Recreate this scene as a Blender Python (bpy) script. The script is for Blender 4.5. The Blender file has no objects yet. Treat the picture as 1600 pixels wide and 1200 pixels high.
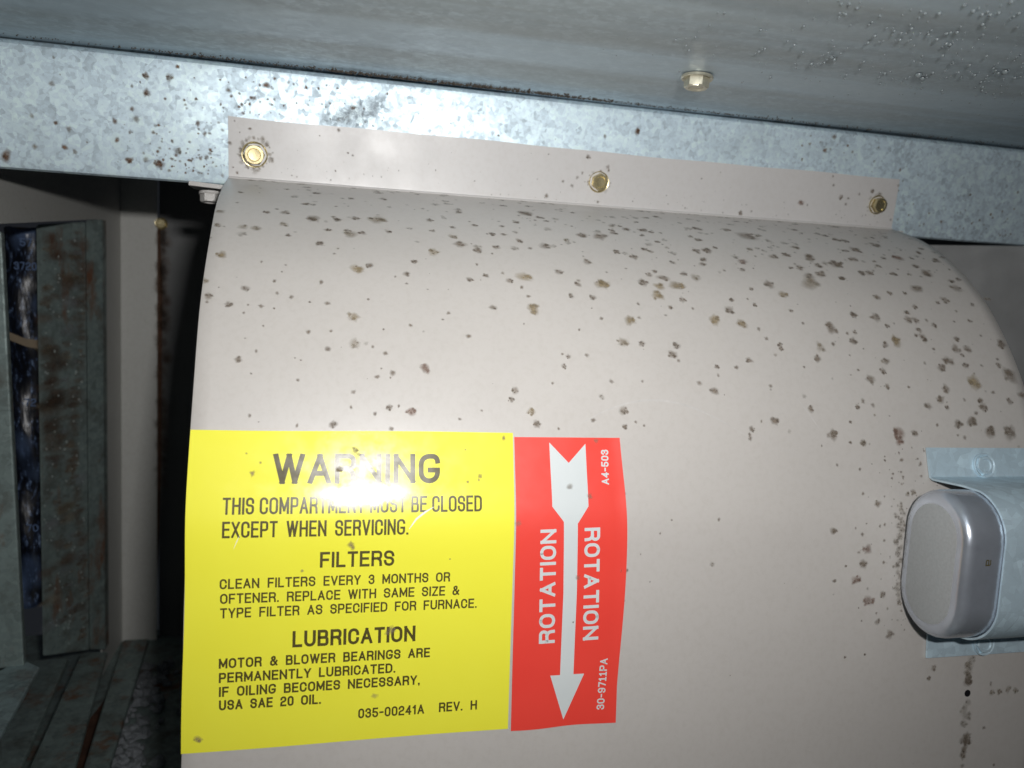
import bpy, bmesh, math, random
from mathutils import Vector, Matrix

scene = bpy.context.scene
COL = scene.collection
MM = 0.001
rad = math.radians

# ---------------------------------------------------------------- camera, world, flash, exposure
CAM_AXES = ((0.973189, -0.224741, 0.048942), (-0.022996, 0.116649, 0.992907), (-0.228856, -0.967411, 0.108354))   # right, up, backward
cam_d = bpy.data.cameras.new('camera')
cam = bpy.data.objects.new('camera', cam_d)
COL.objects.link(cam)
m = Matrix(CAM_AXES).transposed().to_4x4()
cam.matrix_world = m
cam_d.sensor_width = 36.0
cam_d.lens = 27.99
cam_d.clip_start = 0.01
cam_d.clip_end = 20.0
cam_d.dof.use_dof = True
cam_d.dof.focus_distance = 0.30
cam_d.dof.aperture_fstop = 14.0
scene.camera = cam

world = bpy.data.worlds.new('World')
scene.world = world
world.use_nodes = True
world.node_tree.nodes['Background'].inputs[0].default_value = (0.55, 0.62, 0.75, 1)
world.node_tree.nodes['Background'].inputs[1].default_value = 0.02

FLASH = Vector((0.029, -0.03, 0.036))
ld = bpy.data.lights.new('camera_flash', 'AREA')
ld.shape = 'RECTANGLE'
ld.size = 0.019
ld.size_y = 0.008
ld.energy = 0.61
ld.spread = rad(124)
ld.color = (1.0, 0.985, 0.97)
flash = bpy.data.objects.new('camera_flash', ld)
COL.objects.link(flash)
flash.location = FLASH
flash.rotation_euler = Vector((0.05, 0.38, -0.01)).to_track_quat('-Z', 'Y').to_euler()

scene.view_settings.view_transform = 'Standard'
scene.view_settings.look = 'None'
scene.view_settings.exposure = 0.0
scene.view_settings.gamma = 1.0
scene.cycles.max_bounces = 6
scene.cycles.transparent_max_bounces = 16

# ---------------------------------------------------------------- helpers
def link(name, verts, faces, mat=None, parent=None, smooth=False, mats=None, fm=None):
    me = bpy.data.meshes.new(name)
    me.from_pydata([tuple(v) for v in verts], [], faces)
    if mats:
        for x in mats: me.materials.append(x)
        if fm: me.polygons.foreach_set('material_index', fm)
    elif mat: me.materials.append(mat)
    if smooth: me.polygons.foreach_set('use_smooth', [True] * len(me.polygons))
    me.update()
    o = bpy.data.objects.new(name, me)
    COL.objects.link(o)
    if parent: o.parent = parent
    return o

def from_bm(name, bm, mat, parent=None, smooth=False):
    bmesh.ops.recalc_face_normals(bm, faces=bm.faces)
    me = bpy.data.meshes.new(name); bm.to_mesh(me); bm.free()
    me.materials.append(mat)
    if smooth: me.polygons.foreach_set('use_smooth', [True] * len(me.polygons))
    o = bpy.data.objects.new(name, me); COL.objects.link(o)
    if parent: o.parent = parent
    return o

def thing(name, loc, label, cat, group=None):
    o = bpy.data.objects.new(name, None); COL.objects.link(o)
    o.empty_display_size = 0.01
    o.location = loc
    return tag(o, label, cat, group)

def tag(o, label=None, cat=None, group=None, kind=None):
    if label: o['label'] = label
    if cat: o['category'] = cat
    if group: o['group'] = group
    if kind: o['kind'] = kind
    return o

def adopt(o, parent):
    """parent o under an Empty that stands away from the origin, keeping its place in the world"""
    o.parent = parent
    o.matrix_parent_inverse = Matrix.Translation(parent.location).inverted()
    return o

def auto_smooth(o, ang=35):
    me = o.data
    me.polygons.foreach_set('use_smooth', [True] * len(me.polygons))
    me.set_sharp_from_angle(angle=rad(ang))

def bevel(o, w, seg=2):
    m = o.modifiers.new('bevel', 'BEVEL'); m.width = w; m.segments = seg; m.limit_method = 'ANGLE'; m.angle_limit = rad(35)

# ---------------------------------------------------------------- materials
def new_mat(name):
    m = bpy.data.materials.new(name); m.use_nodes = True
    nt = m.node_tree
    b = nt.nodes['Principled BSDF']
    return m, nt, b

class N:
    """tiny node-graph writer"""
    def __init__(s, nt, scale_src='Object'):
        s.nt = nt
        s.tc = nt.nodes.new('ShaderNodeTexCoord').outputs[scale_src]
    def mapping(s, scale=(1, 1, 1), loc=(0, 0, 0), rot=(0, 0, 0)):
        n = s.nt.nodes.new('ShaderNodeMapping')
        n.inputs['Scale'].default_value = scale; n.inputs['Location'].default_value = loc; n.inputs['Rotation'].default_value = rot
        s.nt.links.new(s.tc, n.inputs['Vector']); return n.outputs[0]
    def noise(s, scale, detail=4, rough=0.55, vec=None, out='Fac', dist=0.0):
        n = s.nt.nodes.new('ShaderNodeTexNoise')
        n.inputs['Scale'].default_value = scale; n.inputs['Detail'].default_value = detail; n.inputs['Roughness'].default_value = rough
        n.inputs['Distortion'].default_value = dist
        s.nt.links.new(vec or s.tc, n.inputs['Vector']); return n.outputs[out]
    def voronoi(s, scale, vec=None, out='Distance', feature='F1', rnd=1.0):
        n = s.nt.nodes.new('ShaderNodeTexVoronoi'); n.feature = feature
        n.inputs['Scale'].default_value = scale; n.inputs['Randomness'].default_value = rnd
        s.nt.links.new(vec or s.tc, n.inputs['Vector']); return n.outputs[out]
    def ramp(s, fac, stops, interp='LINEAR'):
        n = s.nt.nodes.new('ShaderNodeValToRGB'); cr = n.color_ramp; cr.interpolation = interp
        while len(cr.elements) < len(stops): cr.elements.new(0.5)
        for e, (p, c) in zip(cr.elements, stops):
            e.position = p
            e.color = (c, c, c, 1) if isinstance(c, (int, float)) else (*c, 1)
        s.nt.links.new(fac, n.inputs[0]); return n.outputs[0]
    def mix(s, fac, a, b, mode='MIX'):
        n = s.nt.nodes.new('ShaderNodeMix'); n.data_type = 'RGBA'; n.blend_type = mode
        for sock, v in ((n.inputs[0], fac), (n.inputs[6], a), (n.inputs[7], b)):
            if isinstance(v, (int, float)): sock.default_value = v if sock == n.inputs[0] else (v, v, v, 1)
            elif isinstance(v, tuple): sock.default_value = (*v, 1)
            else: s.nt.links.new(v, sock)
        return n.outputs[2]
    def math(s, op, a, b=None, clamp=False):
        n = s.nt.nodes.new('ShaderNodeMath'); n.operation = op; n.use_clamp = clamp
        for i, v in enumerate((a, b)):
            if v is None: continue
            if isinstance(v, (int, float)): n.inputs[i].default_value = v
            else: s.nt.links.new(v, n.inputs[i])
        return n.outputs[0]
    def sep(s, vec=None):
        n = s.nt.nodes.new('ShaderNodeSeparateXYZ'); s.nt.links.new(vec or s.tc, n.inputs[0]); return n.outputs
    def bump(s, h, strength, dist, normal=None):
        n = s.nt.nodes.new('ShaderNodeBump'); n.inputs['Strength'].default_value = strength; n.inputs['Distance'].default_value = dist
        s.nt.links.new(h, n.inputs['Height'])
        if normal: s.nt.links.new(normal, n.inputs['Normal'])
        return n.outputs[0]
    def to(s, out, inp): s.nt.links.new(out, inp)

def mat_paint(name, base, dirt, rough=0.36, spec=0.5, specks=0.0, coat=0.0):
    m, nt, b = new_mat(name); g = N(nt)
    c = g.mix(g.ramp(g.noise(18, 5, 0.6), [(0.35, 0.0), (0.75, 0.5)]), base, tuple(x * 0.93 for x in base))
    fine = g.ramp(g.noise(420, 3, 0.7), [(0.45, 0.0), (0.8, 0.18)])
    c = g.mix(fine, c, dirt)
    if specks:
        d = g.voronoi(330); col = g.voronoi(330, out='Color')
        r = g.math('MULTIPLY', g.ramp(col, [(0.80, 0.0), (1.0, 0.30)]), g.ramp(g.noise(26, 2), [(0.45, 0.0), (0.68, 1.0)]))
        msk = g.math('MULTIPLY', g.math('LESS_THAN', d, r), specks)
        c = g.mix(msk, c, (0.16, 0.13, 0.10))
    g.to(c, b.inputs['Base Color'])
    rr = g.ramp(g.noise(60, 4, 0.6), [(0.3, rough - 0.04), (0.7, rough + 0.06)])
    g.to(rr, b.inputs['Roughness'])
    b.inputs['Specular IOR Level'].default_value = spec
    b.inputs['Coat Weight'].default_value = coat
    n = g.bump(g.noise(900, 2, 0.5), 0.12, 0.00006)
    n = g.bump(g.noise(14, 2, 0.4), 0.35, 0.0014, n)
    g.to(n, b.inputs['Normal'])
    return m

def mat_galv(name, tint=(0.55, 0.66, 0.73), lo=0.72, metallic=0.75, rough=0.42, spangle=260, streak=False, dirt=0.0, rust=0.0, bumpy=1.0):
    m, nt, b = new_mat(name); g = N(nt)
    warp = g.mapping((1, 1, 1))
    v1 = g.voronoi(spangle, out='Color'); v2 = g.voronoi(spangle * 2.3, out='Color')
    n1 = g.noise(spangle * 1.6, 4, 0.75); n0 = g.noise(22, 3, 0.6)
    f = g.mix(0.5, v1, v2); f = g.mix(0.35, f, n1)
    f = g.mix(0.25, f, n0)
    dark = tuple(x * lo for x in tint)
    c = g.ramp(f, [(0.32, dark), (0.5, tint), (0.70, tuple(min(1, x * 1.28) for x in tint))])
    if streak:
        st = g.noise(1.0, 4, 0.6, vec=g.mapping((7, 90, 90)))
        c = g.mix(g.ramp(st, [(0.35, 0.0), (0.7, 0.55)]), c, tuple(x * 0.78 for x in tint))
        st2 = g.noise(1.0, 3, 0.6, vec=g.mapping((3, 28, 28), loc=(2, 1, 0)))
        c = g.mix(g.ramp(st2, [(0.38, 0.0), (0.66, 0.75)]), c, (tint[0] * 0.92, tint[1] * 0.84, tint[2] * 0.76))
        st3 = g.noise(1.0, 2, 0.5, vec=g.mapping((1.5, 40, 40), loc=(5, 2, 0)))
        c = g.mix(g.ramp(st3, [(0.42, 0.0), (0.6, 0.6)]), c, tuple(min(1, x * 1.35) for x in tint))
    if dirt:
        c = g.mix(g.math('MULTIPLY', g.ramp(g.noise(45, 6, 0.7), [(0.5, 0.0), (0.72, 1.0)]), dirt), c, (0.10, 0.095, 0.08))
    if rust:
        c = g.mix(g.math('MULTIPLY', g.ramp(g.noise(1.0, 6, 0.7, vec=g.mapping((30, 30, 12))), [(0.55, 0.0), (0.66, 1.0)]), rust), c, (0.20, 0.075, 0.028))
    g.to(c, b.inputs['Base Color'])
    b.inputs['Metallic'].default_value = metallic
    g.to(g.ramp(f, [(0.3, rough + 0.12), (0.7, rough - 0.10)]), b.inputs['Roughness'])
    n = g.bump(f, 0.35 * bumpy, 0.00012)
    n = g.bump(g.noise(120, 3, 0.6), 0.35 * bumpy, 0.00030, n)
    n = g.bump(g.noise(26, 2, 0.5), 0.5 * bumpy, 0.0014, n)
    g.to(n, b.inputs['Normal'])
    return m

def mat_plain(name, col, rough=0.5, metallic=0.0, spec=0.5, noise_amt=0.12, nscale=300, bump=0.0, coat=0.0):
    m, nt, b = new_mat(name); g = N(nt)
    c = g.mix(g.ramp(g.noise(nscale, 4, 0.6), [(0.35, 0.0), (0.7, 1.0)]), col, tuple(x * (1 - noise_amt) for x in col))
    g.to(c, b.inputs['Base Color'])
    b.inputs['Roughness'].default_value = rough; b.inputs['Metallic'].default_value = metallic
    b.inputs['Specular IOR Level'].default_value = spec; b.inputs['Coat Weight'].default_value = coat
    if bump: g.to(g.bump(g.noise(nscale, 4, 0.6), bump, 0.0005), b.inputs['Normal'])
    return m

def mat_film(name, col, lo, rough=0.2, ink=False):
    """printed plastic film: a glossy skin that is not perfectly flat"""
    m, nt, b = new_mat(name); g = N(nt)
    c = g.mix(g.ramp(g.noise(40, 4, 0.6), [(0.35, 0.0), (0.75, 0.6)]), col, lo)
    g.to(c, b.inputs['Base Color'])
    g.to(g.ramp(g.noise(160, 3, 0.6), [(0.3, rough), (0.75, rough + 0.12)]), b.inputs['Roughness'])
    b.inputs['Specular IOR Level'].default_value = 0.4
    b.inputs['Coat Weight'].default_value = 0.40; b.inputs['Coat Roughness'].default_value = 0.5; b.inputs['Coat IOR'].default_value = 1.55
    n = g.bump(g.noise(34, 2, 0.5), 0.30, 0.00045)
    n = g.bump(g.noise(700, 2, 0.5), 0.10, 0.00005, n)
    g.to(n, b.inputs['Normal'])
    return m

def mat_spot(name):
    m, nt, b = new_mat(name); g = N(nt)
    at = nt.nodes.new('ShaderNodeAttribute'); at.attribute_name = 'stain'
    tr = nt.nodes.new('ShaderNodeBsdfTransparent'); mx = nt.nodes.new('ShaderNodeMixShader')
    c = g.mix(g.ramp(g.noise(900, 3, 0.7), [(0.35, 0.0), (0.7, 0.45)]), at.outputs['Color'], (0.30, 0.25, 0.20))
    g.to(c, b.inputs['Base Color'])
    b.inputs['Roughness'].default_value = 0.75; b.inputs['Specular IOR Level'].default_value = 0.2
    a = g.math('MULTIPLY', at.outputs['Alpha'], g.ramp(g.noise(700, 4, 0.7), [(0.30, 0.62), (0.58, 1.0)]), True)
    g.to(a, mx.inputs[0]); g.to(tr.outputs[0], mx.inputs[1]); g.to(b.outputs[0], mx.inputs[2])
    g.to(mx.outputs[0], nt.nodes['Material Output'].inputs['Surface'])
    return m

M_HOUSING = mat_paint('beige_grey_enamel', (0.565, 0.535, 0.505), (0.36, 0.32, 0.27), rough=0.38, specks=0.75)
M_FLANGE = mat_paint('beige_grey_enamel_flange', (0.56, 0.545, 0.535), (0.38, 0.34, 0.30), rough=0.38, specks=0.5)
M_WALL = mat_paint('dull_grey_cabinet_enamel', (0.56, 0.56, 0.53), (0.20, 0.17, 0.13), rough=0.5, specks=0.6)
M_WALL_DARK = mat_paint('dark_grey_enamel_and_wall_shade', (0.15, 0.155, 0.155), (0.10, 0.09, 0.08), rough=0.55, specks=0.8)  # side panel's own paint; on the rear wall it is painted-in shade
M_GALV = mat_galv('spangled_zinc', tint=(0.63, 0.765, 0.85), metallic=0.34, rough=0.47, dirt=0.15, lo=0.66)
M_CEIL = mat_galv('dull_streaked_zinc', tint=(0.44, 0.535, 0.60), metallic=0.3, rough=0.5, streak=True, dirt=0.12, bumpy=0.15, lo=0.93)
M_STRAP = mat_galv('smooth_zinc_strap', tint=(0.56, 0.705, 0.79), lo=0.88, metallic=0.25, rough=0.5, spangle=140, bumpy=0.3)
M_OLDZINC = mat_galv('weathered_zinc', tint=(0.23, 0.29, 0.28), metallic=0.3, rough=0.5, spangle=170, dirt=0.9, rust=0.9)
M_CAN = mat_plain('drawn_aluminium', (0.62, 0.67, 0.75), rough=0.26, metallic=0.7, nscale=90, noise_amt=0.15, bump=0.05)
M_CANEND = mat_plain('matt_aluminium_end', (0.47, 0.495, 0.505), rough=0.45, metallic=0.3, nscale=900, noise_amt=0.12, bump=0.02)
M_YELLOW = mat_film('yellow_vinyl', (0.94, 0.90, 0.06), (0.92, 0.87, 0.045), rough=0.11)
M_RED = mat_film('red_vinyl', (0.90, 0.065, 0.045), (0.86, 0.05, 0.035), rough=0.28)
M_INK = mat_film('black_ink', (0.085, 0.068, 0.015), (0.11, 0.088, 0.025), rough=0.14)
M_WHITE = mat_film('white_print', (0.69, 0.73, 0.73), (0.60, 0.65, 0.66), rough=0.28)
M_BOLT = mat_plain('yellow_zinc_plating', (0.64, 0.55, 0.32), rough=0.27, metallic=0.85, nscale=500, noise_amt=0.25, bump=0.05)
M_BOLT_PALE = mat_plain('pale_zinc_plating', (0.66, 0.63, 0.50), rough=0.33, metallic=0.7, nscale=500, noise_amt=0.25, bump=0.05)
M_WHITEMETAL = mat_plain('off_white_enamel', (0.52, 0.50, 0.48), rough=0.4)
M_BLACK = mat_plain('black_void', (0.012, 0.012, 0.014), rough=0.9, spec=0.1)
M_SPOT = mat_spot('rust_and_mould_stain')
M_BEAD = mat_plain('condensation_beads', (0.17, 0.20, 0.21), rough=0.3, spec=0.5)
M_RUST = mat_plain('flaking_rust', (0.11, 0.05, 0.028), rough=0.9, nscale=120, noise_amt=0.6, bump=0.8)
M_DEBRIS = mat_plain('pale_insulation_crumbs', (0.26, 0.28, 0.30), rough=0.9, nscale=200, noise_amt=0.4, bump=0.6)
def mat_wrap():
    m, nt, b = new_mat('blue_printed_plastic_wrap'); g = N(nt)
    v = g.mapping((420, 420, 110))
    c = g.ramp(g.noise(1.0, 6, 0.8, vec=v), [(0.50, (0.005, 0.006, 0.010)), (0.57, (0.015, 0.022, 0.05)), (0.62, (0.16, 0.24, 0.40)), (0.70, (0.45, 0.58, 0.78))])  # blue print, with glints painted in at the pale end
    big = g.ramp(g.noise(1.0, 2, 0.5, vec=g.mapping((20, 20, 16), loc=(3, 0, 1))), [(0.52, 0.0), (0.62, 0.7)])
    c = g.mix(big, c, (0.13, 0.20, 0.36))
    g.to(c, b.inputs['Base Color']); b.inputs['Roughness'].default_value = 0.33
    b.inputs['Specular IOR Level'].default_value = 0.5
    g.to(g.bump(g.noise(1.0, 3, 0.6, vec=g.mapping((120, 120, 30))), 0.5, 0.002), b.inputs['Normal'])
    return m
M_WRAP = mat_wrap()

# ---------------------------------------------------------------- the scroll profile (depth, height) in mm, top to bottom
PR = [(381.3, 46.8), (357.6, 39.0), (337, 28.0), (315.5, 11), (300.8, -6), (290.2, -21.6), (284.6, -32), (279.2, -45), (273.7, -62), (270.8, -71), (268.7, -80), (267.0, -100), (264.8, -130), (262.4, -160), (260, -200), (258, -235)]
def catmull(P, n=16):
    P = [Vector(p) for p in P]; P = [2 * P[0] - P[1]] + P + [2 * P[-1] - P[-2]]
    out = []
    for i in range(1, len(P) - 2):
        a, b, c, d = P[i - 1:i + 3]
        t0 = 0; t1 = (b - a).length ** .5; t2 = t1 + (c - b).length ** .5; t3 = t2 + (d - c).length ** .5
        for k in range(n):
            t = t1 + (t2 - t1) * k / n
            A1 = (t1 - t) / (t1 - t0) * a + (t - t0) / (t1 - t0) * b
            A2 = (t2 - t) / (t2 - t1) * b + (t - t1) / (t2 - t1) * c
            A3 = (t3 - t) / (t3 - t2) * c + (t - t2) / (t3 - t2) * d
            B1 = (t2 - t) / (t2 - t0) * A1 + (t - t0) / (t2 - t0) * A2
            B2 = (t3 - t) / (t3 - t1) * A2 + (t - t1) / (t3 - t1) * A3
            out.append((t2 - t) / (t2 - t1) * B1 + (t - t1) / (t2 - t1) * B2)
    out.append(P[-2]); return out
CURVE = catmull(PR)
ARC = [0.0]
for i in range(1, len(CURVE)): ARC.append(ARC[-1] + (CURVE[i] - CURVE[i - 1]).length)
import bisect
def prof(s):
    s = min(max(s, 0), ARC[-1] - 1e-6)
    i = max(0, bisect.bisect_right(ARC, s) - 1); t = (s - ARC[i]) / (ARC[i + 1] - ARC[i])
    p = CURVE[i].lerp(CURVE[i + 1], t)
    a = CURVE[max(0, i - 1)]; b = CURVE[min(len(CURVE) - 1, i + 2)]
    tg = (b - a).normalized()
    return p, Vector((tg.y, -tg.x))          # point, outward normal (towards smaller depth)
def surf(x, s, off=0.0):
    """point on the housing sheet: x along the axis, s down the curve, off proud of the surface; all mm"""
    p, n = prof(s); q = p + n * off
    return Vector((x, q.x, q.y)) * MM
_p, _n = prof(200)
if _n.x > 0:
    _old = prof
    def prof(s, _old=_old):
        p, n = _old(s); return p, -n

# flange / rail plane: leans 10 degrees towards the viewer
TILT = rad(10)
def plane(x, h, off=0.0):
    """point on the flange face: x along, h up from the bend; off proud; mm"""
    return Vector((x, 381.5 - h * math.sin(TILT) - off * math.cos(TILT), 47 + h * math.cos(TILT) - off * math.sin(TILT))) * MM

# ---------------------------------------------------------------- stains: small soft-edged skins lying on a surface
TONES = {'h': ((0.40, 0.37, 0.33), 0.16), 'd': ((0.24, 0.195, 0.15), 0.68), 't': ((0.32, 0.27, 0.195), 0.56), 'b': ((0.36, 0.285, 0.165), 0.72),
         'r': ((0.25, 0.15, 0.115), 0.70), 'f': ((0.33, 0.30, 0.25), 0.35), 'o': ((0.17, 0.08, 0.035), 0.9), 'w': ((0.15, 0.075, 0.04), 0.42), 's': ((0.30, 0.34, 0.37), 0.45)}
def stains(name, items, f, off, parent, seed=1, squash=1.0, grow=1.0, stretch=lambda s: 1.0):
    rnd = random.Random(seed); vs = []; fs = []; cols = []
    more = []
    for (x, s, r, k) in items:
        if r > 1.0 and k not in 'swh':
            for _ in range(rnd.randint(2, 5)):
                a = rnd.uniform(0, 6.28); q = r * rnd.uniform(.45, 1.15)
                more.append((x + q * math.cos(a), s + q * .8 * math.sin(a), r * rnd.uniform(.25, .55), k))
    for (x, s, r, k) in list(items) + more:
        tone, al = TONES[k]; j = rnd.uniform(0.8, 1.15); al = al * rnd.uniform(0.72, 1.08); r = r * grow
        c0 = tuple(t * j for t in tone); base = len(vs); n = 11 if r > 0.7 else 7
        ph = rnd.uniform(0, 6.28); e = rnd.uniform(0.85, 1.15) * stretch(s)
        amp = [rnd.uniform(0.78, 1.22) for _ in range(n)]
        vs.append(f(x, s, off)); cols.append((*c0, al))
        for ring, (q, aa) in enumerate(((0.45, 0.93), (0.85, 0.52), (1.38, 0.0))):
            for i in range(n):
                a = ph + 2 * math.pi * i / n; rr = r * q * (1 + (amp[i] - 1) * (0.6 + 0.4 * ring))
                vs.append(f(x + rr * e * math.cos(a), s + rr / e * squash * math.sin(a), off)); cols.append((*c0, al * aa))
        for i in range(n):
            i2 = (i + 1) % n
            fs.append((base, base + 1 + i, base + 1 + i2))
            for ring in range(2):
                a = base + 1 + ring * n
                fs.append((a + i, a + n + i, a + n + i2, a + i2))
    o = link(name, vs, fs, M_SPOT, parent)
    at = o.data.attributes.new('stain', 'FLOAT_COLOR', 'POINT')
    at.data.foreach_set('color', [c for col in cols for c in col])
    tag(o, kind='stuff')
    return o

# ---------------------------------------------------------------- single-stroke lettering, swept into ribbons
def G(*strokes): return strokes
# each stroke: list of (x, y, corner radius); coordinates are the centre line, 0..1 across and 0..1 up
R1 = 0.5
GLY = {
 'A': (1.0, G([(0, 0, 0), (.5, 1, 0), (1, 0, 0)], [(.2, .32, 0), (.8, .32, 0)])),
 'B': (.9, G([(0, .5, 0), (0, 1, 0), (.92, 1, R1 * .5), (.92, .53, R1 * .5), (0, .53, 0)], [(0, .53, 0), (1, .53, R1 * .5), (1, 0, R1 * .5), (0, 0, 0), (0, .55, 0)])),
 'C': (.92, G([(1, .68, 0), (1, 1, R1), (0, 1, R1), (0, 0, R1), (1, 0, R1), (1, .32, 0)])),
 'D': (.95, G([(0, 0, 0), (0, 1, 0), (1, 1, R1), (1, 0, R1), (0, 0, 0), (0, .2, 0)])),
 'E': (.82, G([(1, 1, 0), (0, 1, 0), (0, 0, 0), (1, 0, 0)], [(0, .52, 0), (.9, .52, 0)])),
 'F': (.8, G([(1, 1, 0), (0, 1, 0), (0, 0, 0)], [(0, .5, 0), (.88, .5, 0)])),
 'G': (.98, G([(1, .80, 0), (1, 1, R1), (0, 1, R1), (0, 0, R1), (1, 0, R1), (1, .44, 0), (.55, .44, 0)])),
 'H': (.95, G([(0, 0, 0), (0, 1, 0)], [(1, 0, 0), (1, 1, 0)], [(0, .52, 0), (1, .52, 0)])),
 'I': (0, G([(0, 0, 0), (0, 1, 0)])),
 'L': (.76, G([(0, 1, 0), (0, 0, 0), (1, 0, 0)])),
 'M': (1.15, G([(0, 0, 0), (0, 1, 0), (.5, .18, 0), (1, 1, 0), (1, 0, 0)])),
 'N': (.98, G([(0, 0, 0), (0, 1, 0), (1, 0, 0), (1, 1, 0)])),
 'O': (.98, G([(.5, 1, 0), (0, 1, R1), (0, 0, R1), (1, 0, R1), (1, 1, R1), (.49, 1, 0)])),
 'P': (.88, G([(0, 0, 0), (0, 1, 0), (1, 1, R1 * .6), (1, .45, R1 * .6), (0, .45, 0)])),
 'R': (.92, G([(0, 0, 0), (0, 1, 0), (1, 1, R1 * .6), (1, .5, R1 * .6), (0, .5, 0)], [(.62, .5, 0), (.96, .38, .2), (1, 0, 0)])),
 'S': (.9, G([(1, .72, 0), (1, 1, R1), (0, 1, R1), (0, .53, R1 * .8), (1, .53, R1 * .8), (1, 0, R1), (0, 0, R1), (0, .28, 0)])),
 'T': (.88, G([(0, 1, 0), (1, 1, 0)], [(.5, 0, 0), (.5, 1, 0)])),
 'U': (.95, G([(0, 1, 0), (0, 0, R1), (1, 0, R1), (1, 1, 0)])),
 'V': (.95, G([(0, 1, 0), (.5, 0, 0), (1, 1, 0)])),
 'W': (1.45, G([(0, 1, 0), (.26, 0, 0), (.5, 1, 0), (.74, 0, 0), (1, 1, 0)])),
 'X': (.92, G([(0, 0, 0), (1, 1, 0)], [(0, 1, 0), (1, 0, 0)])),
 'Y': (.92, G([(0, 1, 0), (.5, .42, 0), (1, 1, 0)], [(.5, .45, 0), (.5, 0, 0)])),
 'Z': (.86, G([(0, 1, 0), (1, 1, 0), (0, 0, 0), (1, 0, 0)])),
 '0': (.8, G([(.5, 1, 0), (0, 1, R1), (0, 0, R1), (1, 0, R1), (1, 1, R1), (.49, 1, 0)])),
 '1': (.42, G([(0, .78, 0), (.75, 1, 0), (.75, 0, 0)])),
 'i': (.6, G([(0, .8, 0), (.5, 1, 0), (.5, 0, 0)], [(0, 0, 0), (1, 0, 0)])),
 '2': (.8, G([(0, .74, 0), (0, 1, R1), (1, 1, R1), (1, .52, R1 * .8), (0, .40, R1 * .8), (0, 0, 0), (1, 0, 0)])),
 '3': (.8, G([(0, .76, 0), (0, 1, R1), (.95, 1, R1), (.95, .53, R1 * .7), (.4, .53, 0)], [(.4, .53, 0), (1, .53, R1 * .7), (1, 0, R1), (0, 0, R1), (0, .24, 0)])),
 '4': (.84, G([(.74, 0, 0), (.74, 1, 0), (0, .28, 0), (1, .28, 0)])),
 '5': (.8, G([(.95, 1, 0), (.08, 1, 0), (0, .55, 0), (1, .60, R1), (1, 0, R1), (0, 0, R1), (0, .24, 0)])),
 '7': (.78, G([(0, 1, 0), (1, 1, 0), (.4, 0, 0)])),
 '8': (.8, G([(.5, .53, 0), (.05, .53, R1), (.05, 1, R1), (.95, 1, R1), (.95, .53, R1), (.5, .53, 0)], [(.5, .53, 0), (0, .53, R1), (0, 0, R1), (1, 0, R1), (1, .53, R1), (.5, .53, 0)])),
 '9': (.8, G([(1, .45, 0), (0, .45, R1), (0, 1, R1), (1, 1, R1), (1, 0, R1), (.05, 0, R1), (.05, .2, 0)])),
 '&': (1.0, G([(1, 0, 0), (.12, .82, .12), (.3, 1, .2), (.65, 1, .2), (.68, .66, .2), (0, .45, .25), (0, 0, R1), (.6, 0, .35), (1, .5, 0)])),
 'a': (.75, G([(.05, .95, 0), (.95, 1, .3), (1, 0, 0)], [(1, .55, 0), (0, .55, .25), (0, 0, .25), (1, 0, 0)])),
 '-': (.5, G([(0, .48, 0), (1, .48, 0)])),
 '.': (0, 'dot'), ',': (0, 'comma'),
}
def rounded(pts):
    """corner radii cut with arcs (radii here in the same mm as the points)"""
    out = []
    for i, (x, y, r) in enumerate(pts):
        p = Vector((x, y))
        if i in (0, len(pts) - 1) or r <= 0: out.append(p); continue
        a = Vector(pts[i - 1][:2]) - p; b = Vector(pts[i + 1][:2]) - p
        la, lb = a.length, b.length
        ra = pts[i - 1][2]; rb = pts[i + 1][2]
        r = min(r, la * (0.5 if ra > 0 and 0 < i - 1 else 1.0), lb * (0.5 if rb > 0 and i + 1 < len(pts) - 1 else 1.0))
        s = p + a / la * r; e = p + b / lb * r
        for k in range(7):
            t = k / 6
            out.append((1 - t) ** 2 * s + 2 * t * (1 - t) * (p * 0.82 + (s + e) * 0.09) + t * t * e)
    res = [out[0]]
    for q in out[1:]:
        if (q - res[-1]).length > 1e-4: res.append(q)
    return res
def ribbon(pts, w, lo, hi):
    """quads along a polyline, mitred, flattened against the cap lines lo..hi"""
    n = len(pts)
    d0 = (pts[1] - pts[0]).normalized(); d1 = (pts[-1] - pts[-2]).normalized()
    pts = [pts[0] - d0 * w * 0.48] + list(pts[1:-1]) + [pts[-1] + d1 * w * 0.48] if n > 2 else [pts[0] - d0 * w * 0.48, pts[-1] + d1 * w * 0.48]
    L = []; Rr = []
    for i, p in enumerate(pts):
        if i == 0: d = (pts[1] - p).normalized(); m = Vector((-d.y, d.x)); k = 1
        elif i == len(pts) - 1: d = (p - pts[i - 1]).normalized(); m = Vector((-d.y, d.x)); k = 1
        else:
            a = (p - pts[i - 1]).normalized(); b = (pts[i + 1] - p).normalized()
            m = (Vector((-a.y, a.x)) + Vector((-b.y, b.x)))
            if m.length < 1e-3: m = Vector((-a.y, a.x))
            m.normalize(); k = 1 / max(0.38, m.dot(Vector((-a.y, a.x))))
        L.append(p + m * w / 2 * k); Rr.append(p - m * w / 2 * k)
    def cl(q): return Vector((q.x, min(max(q.y, lo), hi)))
    return [cl(q) for q in L], [cl(q) for q in Rr]
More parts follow.
